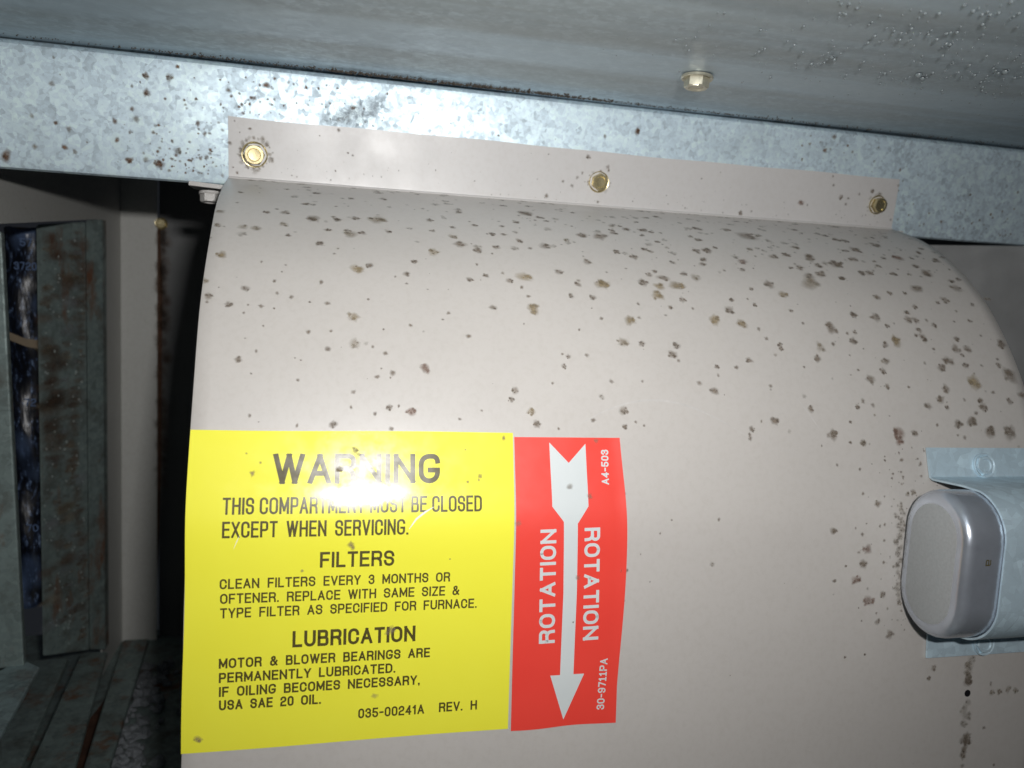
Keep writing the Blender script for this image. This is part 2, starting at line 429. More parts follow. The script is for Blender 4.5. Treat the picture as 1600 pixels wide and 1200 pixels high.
def layout(text, x0, x1, H, t, space=0.5, gap=0.2):
    """2-D quads for a line of text from x0 to x1, cap height H, stroke t"""
    units = 0.0; fixed = 0.0; chars = list(text)
    for i, c in enumerate(chars):
        if c == ' ': units += space; continue
        units += GLY[c][0]; fixed += t
        if i < len(chars) - 1 and chars[i + 1] != ' ': units += gap
    b = (x1 - x0 - fixed) / units
    quads = []; x = x0; lay = 0
    for i, c in enumerate(chars):
        if c == ' ': x += space * b; continue
        w, st = GLY[c]; W = w * b
        if isinstance(st, str):
            q = [Vector((x, 0)), Vector((x + t, 0)), Vector((x + t, t)), Vector((x, t))]
            quads.append((q, 0))
            if st == 'comma': quads.append(([Vector((x + t * .3, -t * .8)), Vector((x + t * .7, -t * .8)), Vector((x + t, 0)), Vector((x + t * .3, 0))], 0))
        else:
            for si, s in enumerate(st):
                pts = [(x + t / 2 + px * W, t / 2 + py * (H - t), r * min(W * 1.05, H * .62)) for px, py, r in s]
                pp = rounded(pts)
                # split at very sharp corners so that the mitres stay clean
                segs = [[pp[0]]]
                for k in range(1, len(pp)):
                    segs[-1].append(pp[k])
                    if k < len(pp) - 1:
                        a = (pp[k] - pp[k - 1]).normalized(); bb = (pp[k + 1] - pp[k]).normalized()
                        if a.dot(bb) < 0.2: segs.append([pp[k]])
                for sg in segs:
                    L, Rr = ribbon(sg, t, 0, H)
                    for k in range(len(L) - 1): quads.append(([L[k], L[k + 1], Rr[k + 1], Rr[k]], si + len(quads) % 3))
        x += W + t
        if i < len(chars) - 1 and chars[i + 1] != ' ': x += gap * b
    return quads
def lettering(name, lines, f, off, mat, parent, wobble=None):
    """lines: (text, origin, direction u, direction v, length, H, t, space); mapped by f onto the surface"""
    vs = []; fs = []; ns = []
    for (text, o, u, v, length, H, t, sp) in lines:
        for q, lay in layout(text, 0, length, H, t, sp):
            n = max(1, int(math.ceil(max((q[1] - q[0]).length, (q[2] - q[3]).length) / 0.7)))
            for k in range(n + 1):
                for p in (q[0].lerp(q[1], k / n), q[3].lerp(q[2], k / n)):
                    a = (o[0] + u[0] * p.x + v[0] * p.y, o[1] + u[1] * p.x + v[1] * p.y)
                    vs.append(f(*a, off + 0.004 * (lay % 6))); ns.append((f(*a, 1.0) - f(*a, 0.0)).normalized())
            b = len(vs) - 2 * (n + 1)
            fl = ((vs[b + 2] - vs[b]).cross(vs[b + 1] - vs[b])).dot(ns[b]) < 0
            for k in range(n):
                qd = (b + 2 * k, b + 2 * k + 2, b + 2 * k + 3, b + 2 * k + 1)
                fs.append(qd[::-1] if fl else qd)
    ob = link(name, vs, fs, mat, parent, smooth=True)
    ob.data.normals_split_custom_set_from_vertices(ns)
    return ob

def hex_bolt(name, pos, normal, mat, parent, flange_r=5.3, hex_r=4.3, hgt=4.2, spin=0.0, label=None):
    """hexagon washer-head screw: dished flange, hex body with chamfer, recessed top"""
    vs = []; fs = []; S = 24
    def ring(r, z, n=S, hexy=False):
        b = len(vs)
        for i in range(n):
            a = 2 * math.pi * i / n
            rr = r
            if hexy:
                aa = (a % (math.pi / 3)) - math.pi / 6
                rr = r * math.cos(math.pi / 6) / math.cos(aa)
            vs.append(Vector((rr * math.cos(a), rr * math.sin(a), z)) * MM)
        return b
    rs = [ring(flange_r * .98, 0), ring(flange_r, .9), ring(flange_r * .96, 1.2), ring(flange_r * .91, 1.15), ring(hex_r * 1.04, .55, hexy=True), ring(hex_r, .6, hexy=True), ring(hex_r, hgt - .45, hexy=True),
          ring(hex_r * .86, hgt), ring(hex_r * .64, hgt), ring(hex_r * .56, hgt - .45), ring(hex_r * .2, hgt - .5)]
    for a, b in zip(rs, rs[1:]):
        for i in range(S): fs.append((a + i, a + (i + 1) % S, b + (i + 1) % S, b + i))
    fs.append(tuple(rs[-1] + i for i in range(S)))
    o = link(name, vs, fs, mat)
    auto_smooth(o, 28)
    q = Vector(normal).normalized().to_track_quat('Z', 'Y')
    o.rotation_mode = 'QUATERNION'
    from mathutils import Quaternion
    o.rotation_quaternion = q @ Quaternion((0, 0, 1), spin)
    o.location = pos
    if parent: adopt(o, parent)
    if label: o['label'] = label
    return o

def extrude_profile(name, pts, x0, x1, thick, mat, parent=None, nx=1, edge=None, smooth=True, flip=1):
    """a bent sheet: (depth, height) polyline swept along x, with thickness"""
    P = [Vector(p) for p in pts]; n = len(P); back = []
    for i in range(n):
        a = P[max(0, i - 1)]; b = P[min(n - 1, i + 1)]
        t = (b - a).normalized(); nn = Vector((t.y, -t.x)) * flip
        if 0 < i < n - 1:
            t1 = (P[i] - P[i - 1]).normalized(); k = 1 / max(.5, nn.dot(Vector((t1.y, -t1.x)) * flip))
        else: k = 1
        back.append(P[i] + nn * thick * k)
    ring = P + back[::-1]; m = len(ring); vs = []; fs = []
    for k in range(nx + 1):
        x = x0 + (x1 - x0) * k / nx
        for p in ring: vs.append(Vector((x, p.x, p.y)) * MM)
    for k in range(nx):
        for i in range(m):
            j = (i + 1) % m
            fs.append((k * m + i, k * m + j, (k + 1) * m + j, (k + 1) * m + i))
    for k, rv in ((0, False), (nx, True)):
        for i in range(n - 1):
            q = (k * m + i, k * m + i + 1, k * m + m - 2 - i, k * m + m - 1 - i)
            fs.append(q[::-1] if rv else q)
    bm = bmesh.new()
    bv = [bm.verts.new(v) for v in vs]
    for f in fs: bm.faces.new([bv[i] for i in f])
    o = from_bm(name, bm, mat, None)
    if parent: adopt(o, parent)
    if smooth: auto_smooth(o, 32)
    return o

def slab(name, corners, thick, mat, parent=None, bev=0.0):
    """flat panel from corner points (mm), thickened away along its own normal"""
    P = [Vector(c) * MM for c in corners]; nn = (P[1] - P[0]).cross(P[2] - P[0]).normalized() * thick * MM
    n = len(P); bm = bmesh.new()
    a = [bm.verts.new(p) for p in P]; b = [bm.verts.new(p + nn) for p in P]
    bm.faces.new(a); bm.faces.new(b[::-1])
    for i in range(n): bm.faces.new((a[i], b[i], b[(i + 1) % n], a[(i + 1) % n]))
    o = from_bm(name, bm, mat)
    if parent: adopt(o, parent)
    if bev: bevel(o, bev * MM)
    return o

# ================================================================ SETTING: the cabinet
# rear wall: two sheets meeting in a rusty seam, and the plain left wall strip
back = tag(slab('back_wall', [(-155, 671, -420), (-128.5, 671, -420), (-128.5, 671, 250), (-155, 671, 250)][::-1], -1.2, M_WALL, bev=1.0), kind='structure')
back2 = tag(slab('back_wall', [(-128.5, 678, -420), (700, 678, -420), (700, 678, 250), (-128.5, 678, 250)][::-1], -1.2, M_WALL_DARK), kind='structure')  # dark colour paints the blower's shadow into this sheet
seam = link('rust_streak', [Vector(p) * MM for p in [(-129.5, 670.4, 38), (-126.5, 670.2, 40), (-124.8, 670.0, -10), (-125.6, 670.2, -150), (-129.0, 670.4, -260), (-132.0, 670.6, -60)]], [(0, 1, 2, 3, 4, 5)], M_RUST, back)
screw_w = hex_bolt('wall_screw', Vector((-125.2, 668.5, 43)) * MM, (0, -1, 0), M_BOLT, None, 4.6, 3.6, 4.0, 0.3)
adopt(screw_w, back2)
left = tag(slab('left_wall', [(-155, y, z) for y, z in [(60, 170), (671, 170), (671, -420), (612, -420), (612, 39.5), (438, 23), (60, -14)]], 1.2, M_WALL, bev=0.4), kind='structure')
right = thing('side_panel', Vector((337, 400, 0)) * MM, 'dull dark grey painted sheet panel just past the rounded end of the blower', 'panel')
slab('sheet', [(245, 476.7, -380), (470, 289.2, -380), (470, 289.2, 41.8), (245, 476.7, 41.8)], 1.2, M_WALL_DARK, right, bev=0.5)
stains('dirt_specks', [(0, 0, 0, 'd')] and [(x, z, r, 'd') for x, z, r in ((346, 36, 1.0), (368, 29, 0.9), (356, 14, 1.3), (364, 4, 1.0), (372, -6, 1.1), (351, -12, .7))],
       lambda x, s, o: Vector((x, 400 - (x - 337) * 0.8333 - 0.7, s)) * MM, 0, None, 4)
_ds = bpy.data.objects['dirt_specks']; adopt(_ds, right)

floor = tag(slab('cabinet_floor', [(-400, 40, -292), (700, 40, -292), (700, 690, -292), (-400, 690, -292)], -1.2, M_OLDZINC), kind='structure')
rustp = link('rust_patch', [Vector(p) * MM for p in [(-160, 380, -291.6), (-138, 380, -291.6), (-124, 470, -291.6), (-126, 600, -291.6), (-136, 640, -291.6), (-150, 520, -291.6)]], [(0, 1, 2, 3, 4, 5)], M_RUST, floor)
rc = random.Random(8); vs = []; fs = []
for i in range(170):
    y = rc.uniform(400, 620); x = -128 + (620 - y) * 0.05 + rc.gauss(8, 9); r = rc.uniform(1.2, 5.5) * (1 if x > -130 else .5)
    b = len(vs); z0 = -291
    for k in range(6):
        a = k * math.pi / 3 + rc.random(); vs.append(Vector((x + r * math.cos(a), y + r * math.sin(a), z0)) * MM)
    for k in range(6):
        a = k * math.pi / 3 + rc.random(); vs.append(Vector((x + r * .7 * math.cos(a), y + r * .7 * math.sin(a), z0 + r * rc.uniform(.4, 1.0))) * MM)
    for k in range(6): fs.append((b + k, b + (k + 1) % 6, b + 6 + (k + 1) % 6, b + 6 + k))
    fs.append(tuple(b + 6 + k for k in range(6)))
crumbs = tag(link('insulation_crumbs', vs, fs, M_DEBRIS), 'pale grey crumbs of insulation and scale lying on the rusty cabinet floor', 'debris', kind='stuff')

M_OLDZINC_PALE = mat_galv('cleaner_old_zinc', tint=(0.30, 0.39, 0.40), metallic=0.3, rough=0.5, spangle=170, dirt=0.5, rust=0.3)
# filter rack: posts and floor channels standing in the left opening
rack = thing('filter_rack', Vector((-160, 560, -270)) * MM, 'weathered zinc filter rack of posts and floor channels in the dark left opening', 'filter rack')
def post(name, A, B, top, bot, depth, rack=rack, bev=1.2):
    (ax, ay), (bx, by) = A, B
    d = Vector((bx - ax, by - ay)).normalized(); nrm = Vector((0, 1)) * depth
    P = [(ax, ay, bot[0]), (bx, by, bot[1]), (bx, by, top[1]), (ax, ay, top[0])]
    bm = bmesh.new()
    a = [bm.verts.new(Vector(p) * MM) for p in P]; b = [bm.verts.new(Vector((p[0] + nrm.x, p[1] + nrm.y, p[2])) * MM) for p in P]
    bm.faces.new(a); bm.faces.new(b[::-1])
    for i in range(4): bm.faces.new((a[i], b[i], b[(i + 1) % 4], a[(i + 1) % 4]))
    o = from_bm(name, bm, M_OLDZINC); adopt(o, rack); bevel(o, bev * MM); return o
post('post', (-176.5, 555), (-157.5, 588), (30.5, 36), (-250, -262), 14)
post('post_lip', (-157.3, 589.5), (-150.3, 601.5), (37, 39), (-262, -268), 10, bev=.6)
slab('post', [(-200, 448, -206), (-151.2, 452, -206), (-157.8, 452, 20), (-200, 448, 20)][::-1], -6, M_OLDZINC, rack, bev=1.0)
post('post_rib', (-172, 444), (-163, 445), (20, 20), (-262, -262), 4, bev=.8)
slab('sill', [(x * .968, y * .968, -208) for x, y in [(-230, 440), (-175, 440), (-165, 458), (-161, 471), (-147, 458), (-141, 385), (-137, 290), (-230, 290)]], 3, M_OLDZINC_PALE, rack, bev=1)
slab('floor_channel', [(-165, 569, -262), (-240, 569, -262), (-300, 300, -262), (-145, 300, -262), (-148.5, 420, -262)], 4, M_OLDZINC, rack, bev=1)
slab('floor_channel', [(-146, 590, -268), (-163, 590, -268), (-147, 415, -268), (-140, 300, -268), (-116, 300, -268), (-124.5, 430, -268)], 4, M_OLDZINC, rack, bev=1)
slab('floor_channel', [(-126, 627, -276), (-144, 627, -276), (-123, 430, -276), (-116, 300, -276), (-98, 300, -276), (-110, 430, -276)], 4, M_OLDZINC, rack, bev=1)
rg = random.Random(31); items = []
for k in range(70):
    t = k / 70; items.append((-161 + 2.2 * math.sin(t * 9) + rg.gauss(0, .6), 28 - 285 * t, rg.uniform(.9, 2.4), rg.choice('wwwd')))
for k in range(150):
    items.append((rg.uniform(-174, -159), rg.uniform(-245, 25), rg.choice((.6, 1.0, 2.0, 3.6)), rg.choice('wwwts')))
for k in range(30):
    items.append((rg.gauss(-171, 1.5), rg.gauss(-80, 18), rg.uniform(2, 4.5), 'w'))
o = stains('rust_and_grime', items, lambda x, s, o_: Vector((x, 555 + (x + 176.5) * 33 / 19 - .5 - o_, s)) * MM, 0.0, None, 40); adopt(o, rack)
fk = mat_plain('bright_zinc_fleck', (0.55, 0.62, 0.6), rough=.3, metallic=.5)
vs = []; fs = []
for k in range(120):
    x = rg.uniform(-175, -159); z = rg.uniform(-250, 25); r = rg.uniform(.25, .8); b = len(vs); y = 555 + (x + 176.5) * 33 / 19 - .3
    for j in range(5): vs.append(Vector((x + r * math.cos(j * 1.2566), y - .3, z + r * rg.uniform(.6, 1.4) * math.sin(j * 1.2566))) * MM)
    fs.append(tuple(range(b, b + 5)))
o = link('zinc_flecks', vs, fs, fk); adopt(o, rack); tag(o, kind='stuff')
items = [(-124.5 + rg.gauss(0, 1.4), 38 - 200 * rg.random() ** 1.5, rg.uniform(1.5, 4.5), 'w') for k in range(110)]
o = stains('rust_run', items, lambda x, s, o_: Vector((x, (669.3 if x < -128 else 669.0), s)) * MM, 0.0, back, 41)
filt = thing('air_filter', Vector((-185, 585, -225)) * MM, 'narrow air filter wrapped in torn blue and white printed plastic between the zinc posts', 'air filter')
bm = bmesh.new()
vsf = []; NR = 14; NZ = 60; rf = random.Random(2)
for iz in range(NZ + 1):
    z = 28.5 - iz * (252 / NZ); row = []
    for i in range(NR + 1):
        t = i / NR; x = -203 + 37 * t
        y = 579 - 5.5 * math.sin(math.pi * min(1, t * 1.6)) + rf.uniform(-.5, .5) + 2.2 * math.sin(z * .09 + t * 5)
        row.append(bm.verts.new(Vector((x, y, z + 1.0 * math.sin(i))) * MM))
    vsf.append(row)
for a, b in zip(vsf, vsf[1:]):
    for i in range(NR): bm.faces.new((a[i], a[i + 1], b[i + 1], b[i]))
o = from_bm('plastic_wrap', bm, M_WRAP, smooth=True); adopt(o, filt)
mo = o.modifiers.new('thickness', 'SOLIDIFY'); mo.thickness = 0.0004
M_CARD = mat_plain('brown_card', (0.28, 0.22, 0.15), rough=.85)
o = slab('card_frame', [(-204, 586, -224), (-164, 586, -224), (-164, 586, 29.5), (-204, 586, 29.5)], -14, M_CARD, filt)
o = link('torn_strip', [Vector(p) * MM for p in [(-198, 570.5, -38), (-188, 570, -42), (-176, 569.6, -43), (-168, 570, -41), (-168, 570, -46), (-177, 569.6, -49), (-188, 570, -47), (-198, 570.5, -43)]], [tuple(range(8))], M_CARD); adopt(o, filt)
lt = []
M_PRINT = mat_plain('pale_blue_print', (0.13, 0.20, 0.36), rough=.4)
for tx, px, pz, pl in (('3720', -194.5, 2, 13), ('57', -191, 17, 7), ('72', -190, -86, 7), ('70', -190, -170, 7)):
    o = lettering('print', [(tx, (px, pz), (1, 0), (0, 1), pl, 5.0, .7, .5)], lambda a, b, off: Vector((a, 571.0 - off, b)) * MM, 0.0, M_PRINT, None); adopt(o, filt)

# ================================================================ TOP PANEL with its bolt and beads of moisture
def ceil(x, y, off=0.0):
    return Vector((x, y, 95.2 - (374 - y) * math.tan(rad(4)) - off)) * MM
top = thing('top_panel', ceil(150, 300), 'streaked dull grey zinc panel overhead, beaded with moisture at one corner', 'panel')
bm = bmesh.new(); g0 = []
NX, NY = 90, 40
for j in range(NY + 1):
    y = 60 + (420 - 60) * j / NY; row = []
    for i in range(NX + 1):
        x = -154 + (720 + 154) * i / NX
        sag = 0.9 * math.exp(-((y - 338) / 14) ** 2) * (0.5 + 0.5 * math.sin(x * .006 + 1)) + .5 * math.sin(x * .02 + y * .03)
        row.append(bm.verts.new(ceil(x, y, sag)))
    g0.append(row)
for a, b in zip(g0, g0[1:]):
    for i in range(NX): bm.faces.new((a[i], a[i + 1], b[i + 1], b[i]))
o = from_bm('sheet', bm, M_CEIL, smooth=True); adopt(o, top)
mo = o.modifiers.new('thickness', 'SOLIDIFY'); mo.thickness = 0.001; mo.offset = 1
hex_bolt('hex_bolt', ceil(139.5, 300, .5), (-0.05, -0.02, -1), M_BOLT_PALE, top, 6.3, 4.9, 4.6, 0.35)
rb = random.Random(21); vs = []; fs = []
def bead(x, y, r):
    b = len(vs); n = 8
    for k, (q, h) in enumerate(((1.0, -.3), (.92, .38), (.6, .78))):
        for i in range(n):
            a = 2 * math.pi * i / n + k * .2
            vs.append(ceil(x + r * q * math.cos(a), y + r * q * 1.15 * math.sin(a), r * h + .3))
    vs.append(ceil(x, y, r * .95 + .3))
    for k in range(2):
        for i in range(n): fs.append((b + k * n + i, b + k * n + (i + 1) % n, b + (k + 1) * n + (i + 1) % n, b + (k + 1) * n + i))
    for i in range(n): fs.append((b + 2 * n + i, b + 2 * n + (i + 1) % n, b + 3 * n))
cnt = 0
while cnt < 1100:
    x = rb.uniform(90, 330); y = rb.uniform(150, 318)
    # density: towards the near right corner
    d = max(0, (x - 60) / 200) * max(0, (318 - y) / 110)
    if rb.random() > min(1, (d * 1.6) ** 1.3): continue
    if math.sin(x * .13 + 1) * math.sin(y * .17 + x * .03) < -0.25 and rb.random() < .8: continue
    bead(x, y, rb.choice((.15, .19, .23, .28, .35, .45)) * (1.0 + .4 * d)); cnt += 1
for x, y, r in ((206, 258, 1.2), (211, 262, .9), (165, 250, .8), (168, 253, .7), (165, 262, .7), (195, 262, .6), (226, 240, 1.0)): bead(x, y, r)
o = link('moisture_beads', vs, fs, M_BEAD, None, smooth=True); adopt(o, top); tag(o, kind='stuff')
# crust of dirt in the joint between panel and rail
rb = random.Random(5); vs = []; fs = []
def crumb(p, r):
    b = len(vs)
    for i in range(5):
        a = i * 1.2566 + rb.random(); vs.append(p + Vector((r * math.cos(a), r * .5 * math.sin(a), -r * rb.uniform(-.2, .5))) * MM)
    vs.append(p + Vector((0, 0, -r * .8)) * MM); vs.append(p + Vector((0, 0, r * .8)) * MM)
    for i in range(5):
        fs.append((b + i, b + (i + 1) % 5, b + 5)); fs.append((b + (i + 1) % 5, b + i, b + 6))
for k in range(1500):
    x = rb.gauss(60, 75) if rb.random() < .7 else rb.uniform(-80, 400)
    crumb(ceil(x, 371.6 - abs(rb.gauss(0, 2.6)), .5), rb.uniform(.15, .55) * (1.35 if 0 < x < 130 else .9))
o = link('dirt_crust', vs, fs, mat_plain('dark_dirt', (0.10, 0.085, 0.07), rough=.95, nscale=900, noise_amt=.5)); adopt(o, top); tag(o, kind='stuff')

# ================================================================ RAIL the blower hangs from
rail = thing('support_rail', plane(100, 0), 'broad spangled zinc rail speckled with rust, running right across above the blower', 'rail')
pts = []
for h, off in [(-2.5, 0)] : pass
prof_pts = [(404, 48.6), (386, 45.4), (384.2, 44.6)]
def pl2(h, off):
    p = plane(0, h, off); return (p.y * 1000, p.z * 1000)
prof_pts += [pl2(-2.3, -1.2), pl2(-1.4, -1.0), pl2(44.2, -1.0), pl2(45.3, -1.2), pl2(46.0, -1.9), pl2(46.4, -3.2)]
p = pl2(46.4, -3.2); prof_pts += [(p[0] + 16, p[1] + .3)]
extrude_profile('channel', prof_pts, -154, 700, 1.2, M_GALV, rail, nx=1, flip=-1)
RAIL_SPOTS = [(-112.8, 31.8, 1.2), (-76.4, 38.8, 1.6), (-67.1, 39.1, 1.8), (-76.4, 32.0, 1.8), (-121.1, 18.4, 1.1), (-112.3, 16.4, 1), (-107.3, 14.3, 1.2), (-82.5, 24.9, 1), (-80.9, 20.9, 1.5), (-89.5, 19.3, 1.2), (-83.6, 15.2, 0.9), (-88.8, 11.6, 1.2), (-120.8, 6.1, 1.3), (-109.5, 6.8, 1.2), (-105.6, 5.4, 1.2), (-84.3, 3.7, 1.6), (-77.7, 4.3, 1.4), (-72.3, 3.1, 2), (-64.6, 9.2, 1.7), (-56.2, 21.4, 1.2), (-43.4, 36.3, 1.1), (-32.9, 34.2, 1.2), (-37.9, 30.8, 0.9), (-27.8, 40.0, 1.5), (-18.4, 42.0, 0.8), (9.6, 34.4, 1.5), (3.3, 28.6, 1.2), (-131.9, 1.5, 2.5), (-111.4, 42.1, 0.8), (-63.7, 43.7, 0.9), (-52.8, 7.5, 1), (-53.4, 17.4, 1), (-59.8, 13.4, 0.8), (-74.2, 16.0, 0.9), (128.8, 32.8, 1.2), (144.8, 36.6, 1.8), (252.0, 43.6, 1.6), (248.0, 36.6, 1.5), (238.9, 39.0, 1)]
items = [(x, h, r * .66, 'o' if i % 2 else 'd') for i, (x, h, r) in enumerate(RAIL_SPOTS)]
items += [(9, 31, 5.0, 's'), (15, 33, 5.5, 's'), (5, 29, 3.5, 's'), (20, 36, 4, 's'), (-2, 29, 3, 's')]
rr = random.Random(77)
for k in range(260):
    u = rr.random()
    if u < .42: x = rr.gauss(-62, 16); h = abs(rr.gauss(0, 13))
    elif u < .6: x = rr.gauss(-28, 22); h = rr.uniform(27, 43)
    elif u < .8: x = rr.uniform(296, 375); h = abs(rr.gauss(0, 11))
    elif u < .92: x = rr.gauss(255, 22); h = rr.uniform(22, 42)
    else: x = rr.uniform(-135, 360); h = rr.uniform(0, 43)
    if h > 44 or x < -150 or (x > -45 and x < 296 and h < 26): continue
    items.append((x, h, rr.choice((.22, .28, .35, .45, .55)), 'o' if rr.random() < .5 else 'd'))
o = stains('rust_spots', items, lambda x, s, o_: plane(x, s, 0.2 + o_), 0.03, None, 3, grow=1.25); adopt(o, rail)

# ================================================================ BLOWER HOUSING
blower = thing('blower_housing', Vector((127, 300, -60)) * MM, 'curved beige grey blower housing freckled with brown mould spots, carrying two stickers', 'blower')
X0, X1 = -43.9, 298.0
def sheet_mesh():
    ss = [0.0]
    while ss[-1] < ARC[-1] - 1: ss.append(ss[-1] + (2.0 if ss[-1] < 150 else 4.0))
    nx = 60; rows = []; bm = bmesh.new()
    for s in ss:
        # the cut edge wanders very slightly
        l = X0 + (0.9 if s > 160 else 0.9 * s / 160) + .12 * math.sin(s * .11)
        rows.append([bm.verts.new(surf(l + (X1 - l) * i / nx, s)) for i in range(nx + 1)])
    for a, b in zip(rows, rows[1:]):
        for i in range(nx): bm.faces.new((a[i], a[i + 1], b[i + 1], b[i]))
    o = from_bm('scroll_sheet', bm, M_HOUSING, smooth=True)
    # make the faces look outwards, then thicken inwards
    if o.data.polygons[0].normal.y > 0: o.data.flip_normals()
    m = o.modifiers.new('thickness', 'SOLIDIFY'); m.thickness = 0.0009; m.offset = -1
    m = o.modifiers.new('edge', 'BEVEL'); m.width = 0.0002; m.segments = 1; m.limit_method = 'ANGLE'; m.angle_limit = rad(50)
    return o
sheet = adopt(sheet_mesh(), blower)
# mounting flange: turned up from the sheet with a small bend
fl = []
for k in range(6):
    a = k / 5; p0, _ = prof(0.0)
    fl.append(None)
fpts = [(379.9, 45.9), (380.9, 46.35), (381.55, 46.9), pl2(1.0, 0.0), pl2(25.6, 0.0)]
fo = extrude_profile('mounting_flange', fpts, -43.6, 296.6, 0.9, M_FLANGE, blower, nx=40, flip=-1)
# the flange's upper edge is not dead straight, and its corners are a little dog-eared
for v in fo.data.vertices:
    w = fo.matrix_world @ v.co
    if v.co.z > 0.060:
        x = v.co.x * 1000; v.co.z += (0.25 * math.sin(x * .03) + .15 * math.sin(x * .11)) * MM
        if x < -43: v.co.z += .0003
        if x > 296: v.co.x -= 0.0012
# end plates of the housing, behind the rim of the sheet
def side_plate(x, th):
    pts = [(p.x + 1.2, p.y - 0.6) for p in CURVE[::6]] + [(560, -235), (560, 30), (420, 41)]
    bm = bmesh.new(); a = [bm.verts.new(Vector((x, *p)) * MM) for p in pts]; b = [bm.verts.new(Vector((x + th, *p)) * MM) for p in pts]
    bm.faces.new(a); bm.faces.new(b[::-1]); n = len(pts)
    for i in range(n): bm.faces.new((a[i], b[i], b[(i + 1) % n], a[(i + 1) % n]))
    return adopt(from_bm('side_plate', bm, M_HOUSING), blower)
side_plate(-41.5, 1.0); side_plate(295.0, 1.0)
nrm = (0, -math.cos(TILT), -math.sin(TILT))
hex_bolt('hex_bolt', plane(-32.6, 10.4, 0.0), (0.02, nrm[1], nrm[2]), M_BOLT, blower, 5.7, 4.5, 4.0, 0.05)
hex_bolt('hex_bolt', plane(128.2, 11.3, 0.0), (-0.03, nrm[1], nrm[2] + .03), M_BOLT, blower, 5.2, 4.2, 4.0, 0.5)
hex_bolt('hex_bolt', plane(284.9, 11.8, 0.0), (0.04, nrm[1], nrm[2]), M_BOLT, blower, 5.1, 4.1, 4.2, 0.25)
# turned-under tabs at both ends of the flange, with the white screw head below the left one
slab('end_tab', [(-60.5, 381.5, 42.0), (-45.0, 381.5, 41.2), (-45.0, 396, 41.2), (-60.5, 396, 42.0)], 2.0, M_WHITEMETAL, blower, bev=.25)
slab('end_tab', [(296.0, 381, 45.0), (304.5, 381, 45.0), (302, 396, 44.6), (296.0, 396, 44.6)], 1.1, M_WHITEMETAL, blower, bev=.2)
hex_bolt('tab_screw', Vector((-52.0, 387, 40.2)) * MM, (0.02, -0.08, -1), M_WHITEMETAL, blower, 5.0, 4.4, 4.6, 0.2)

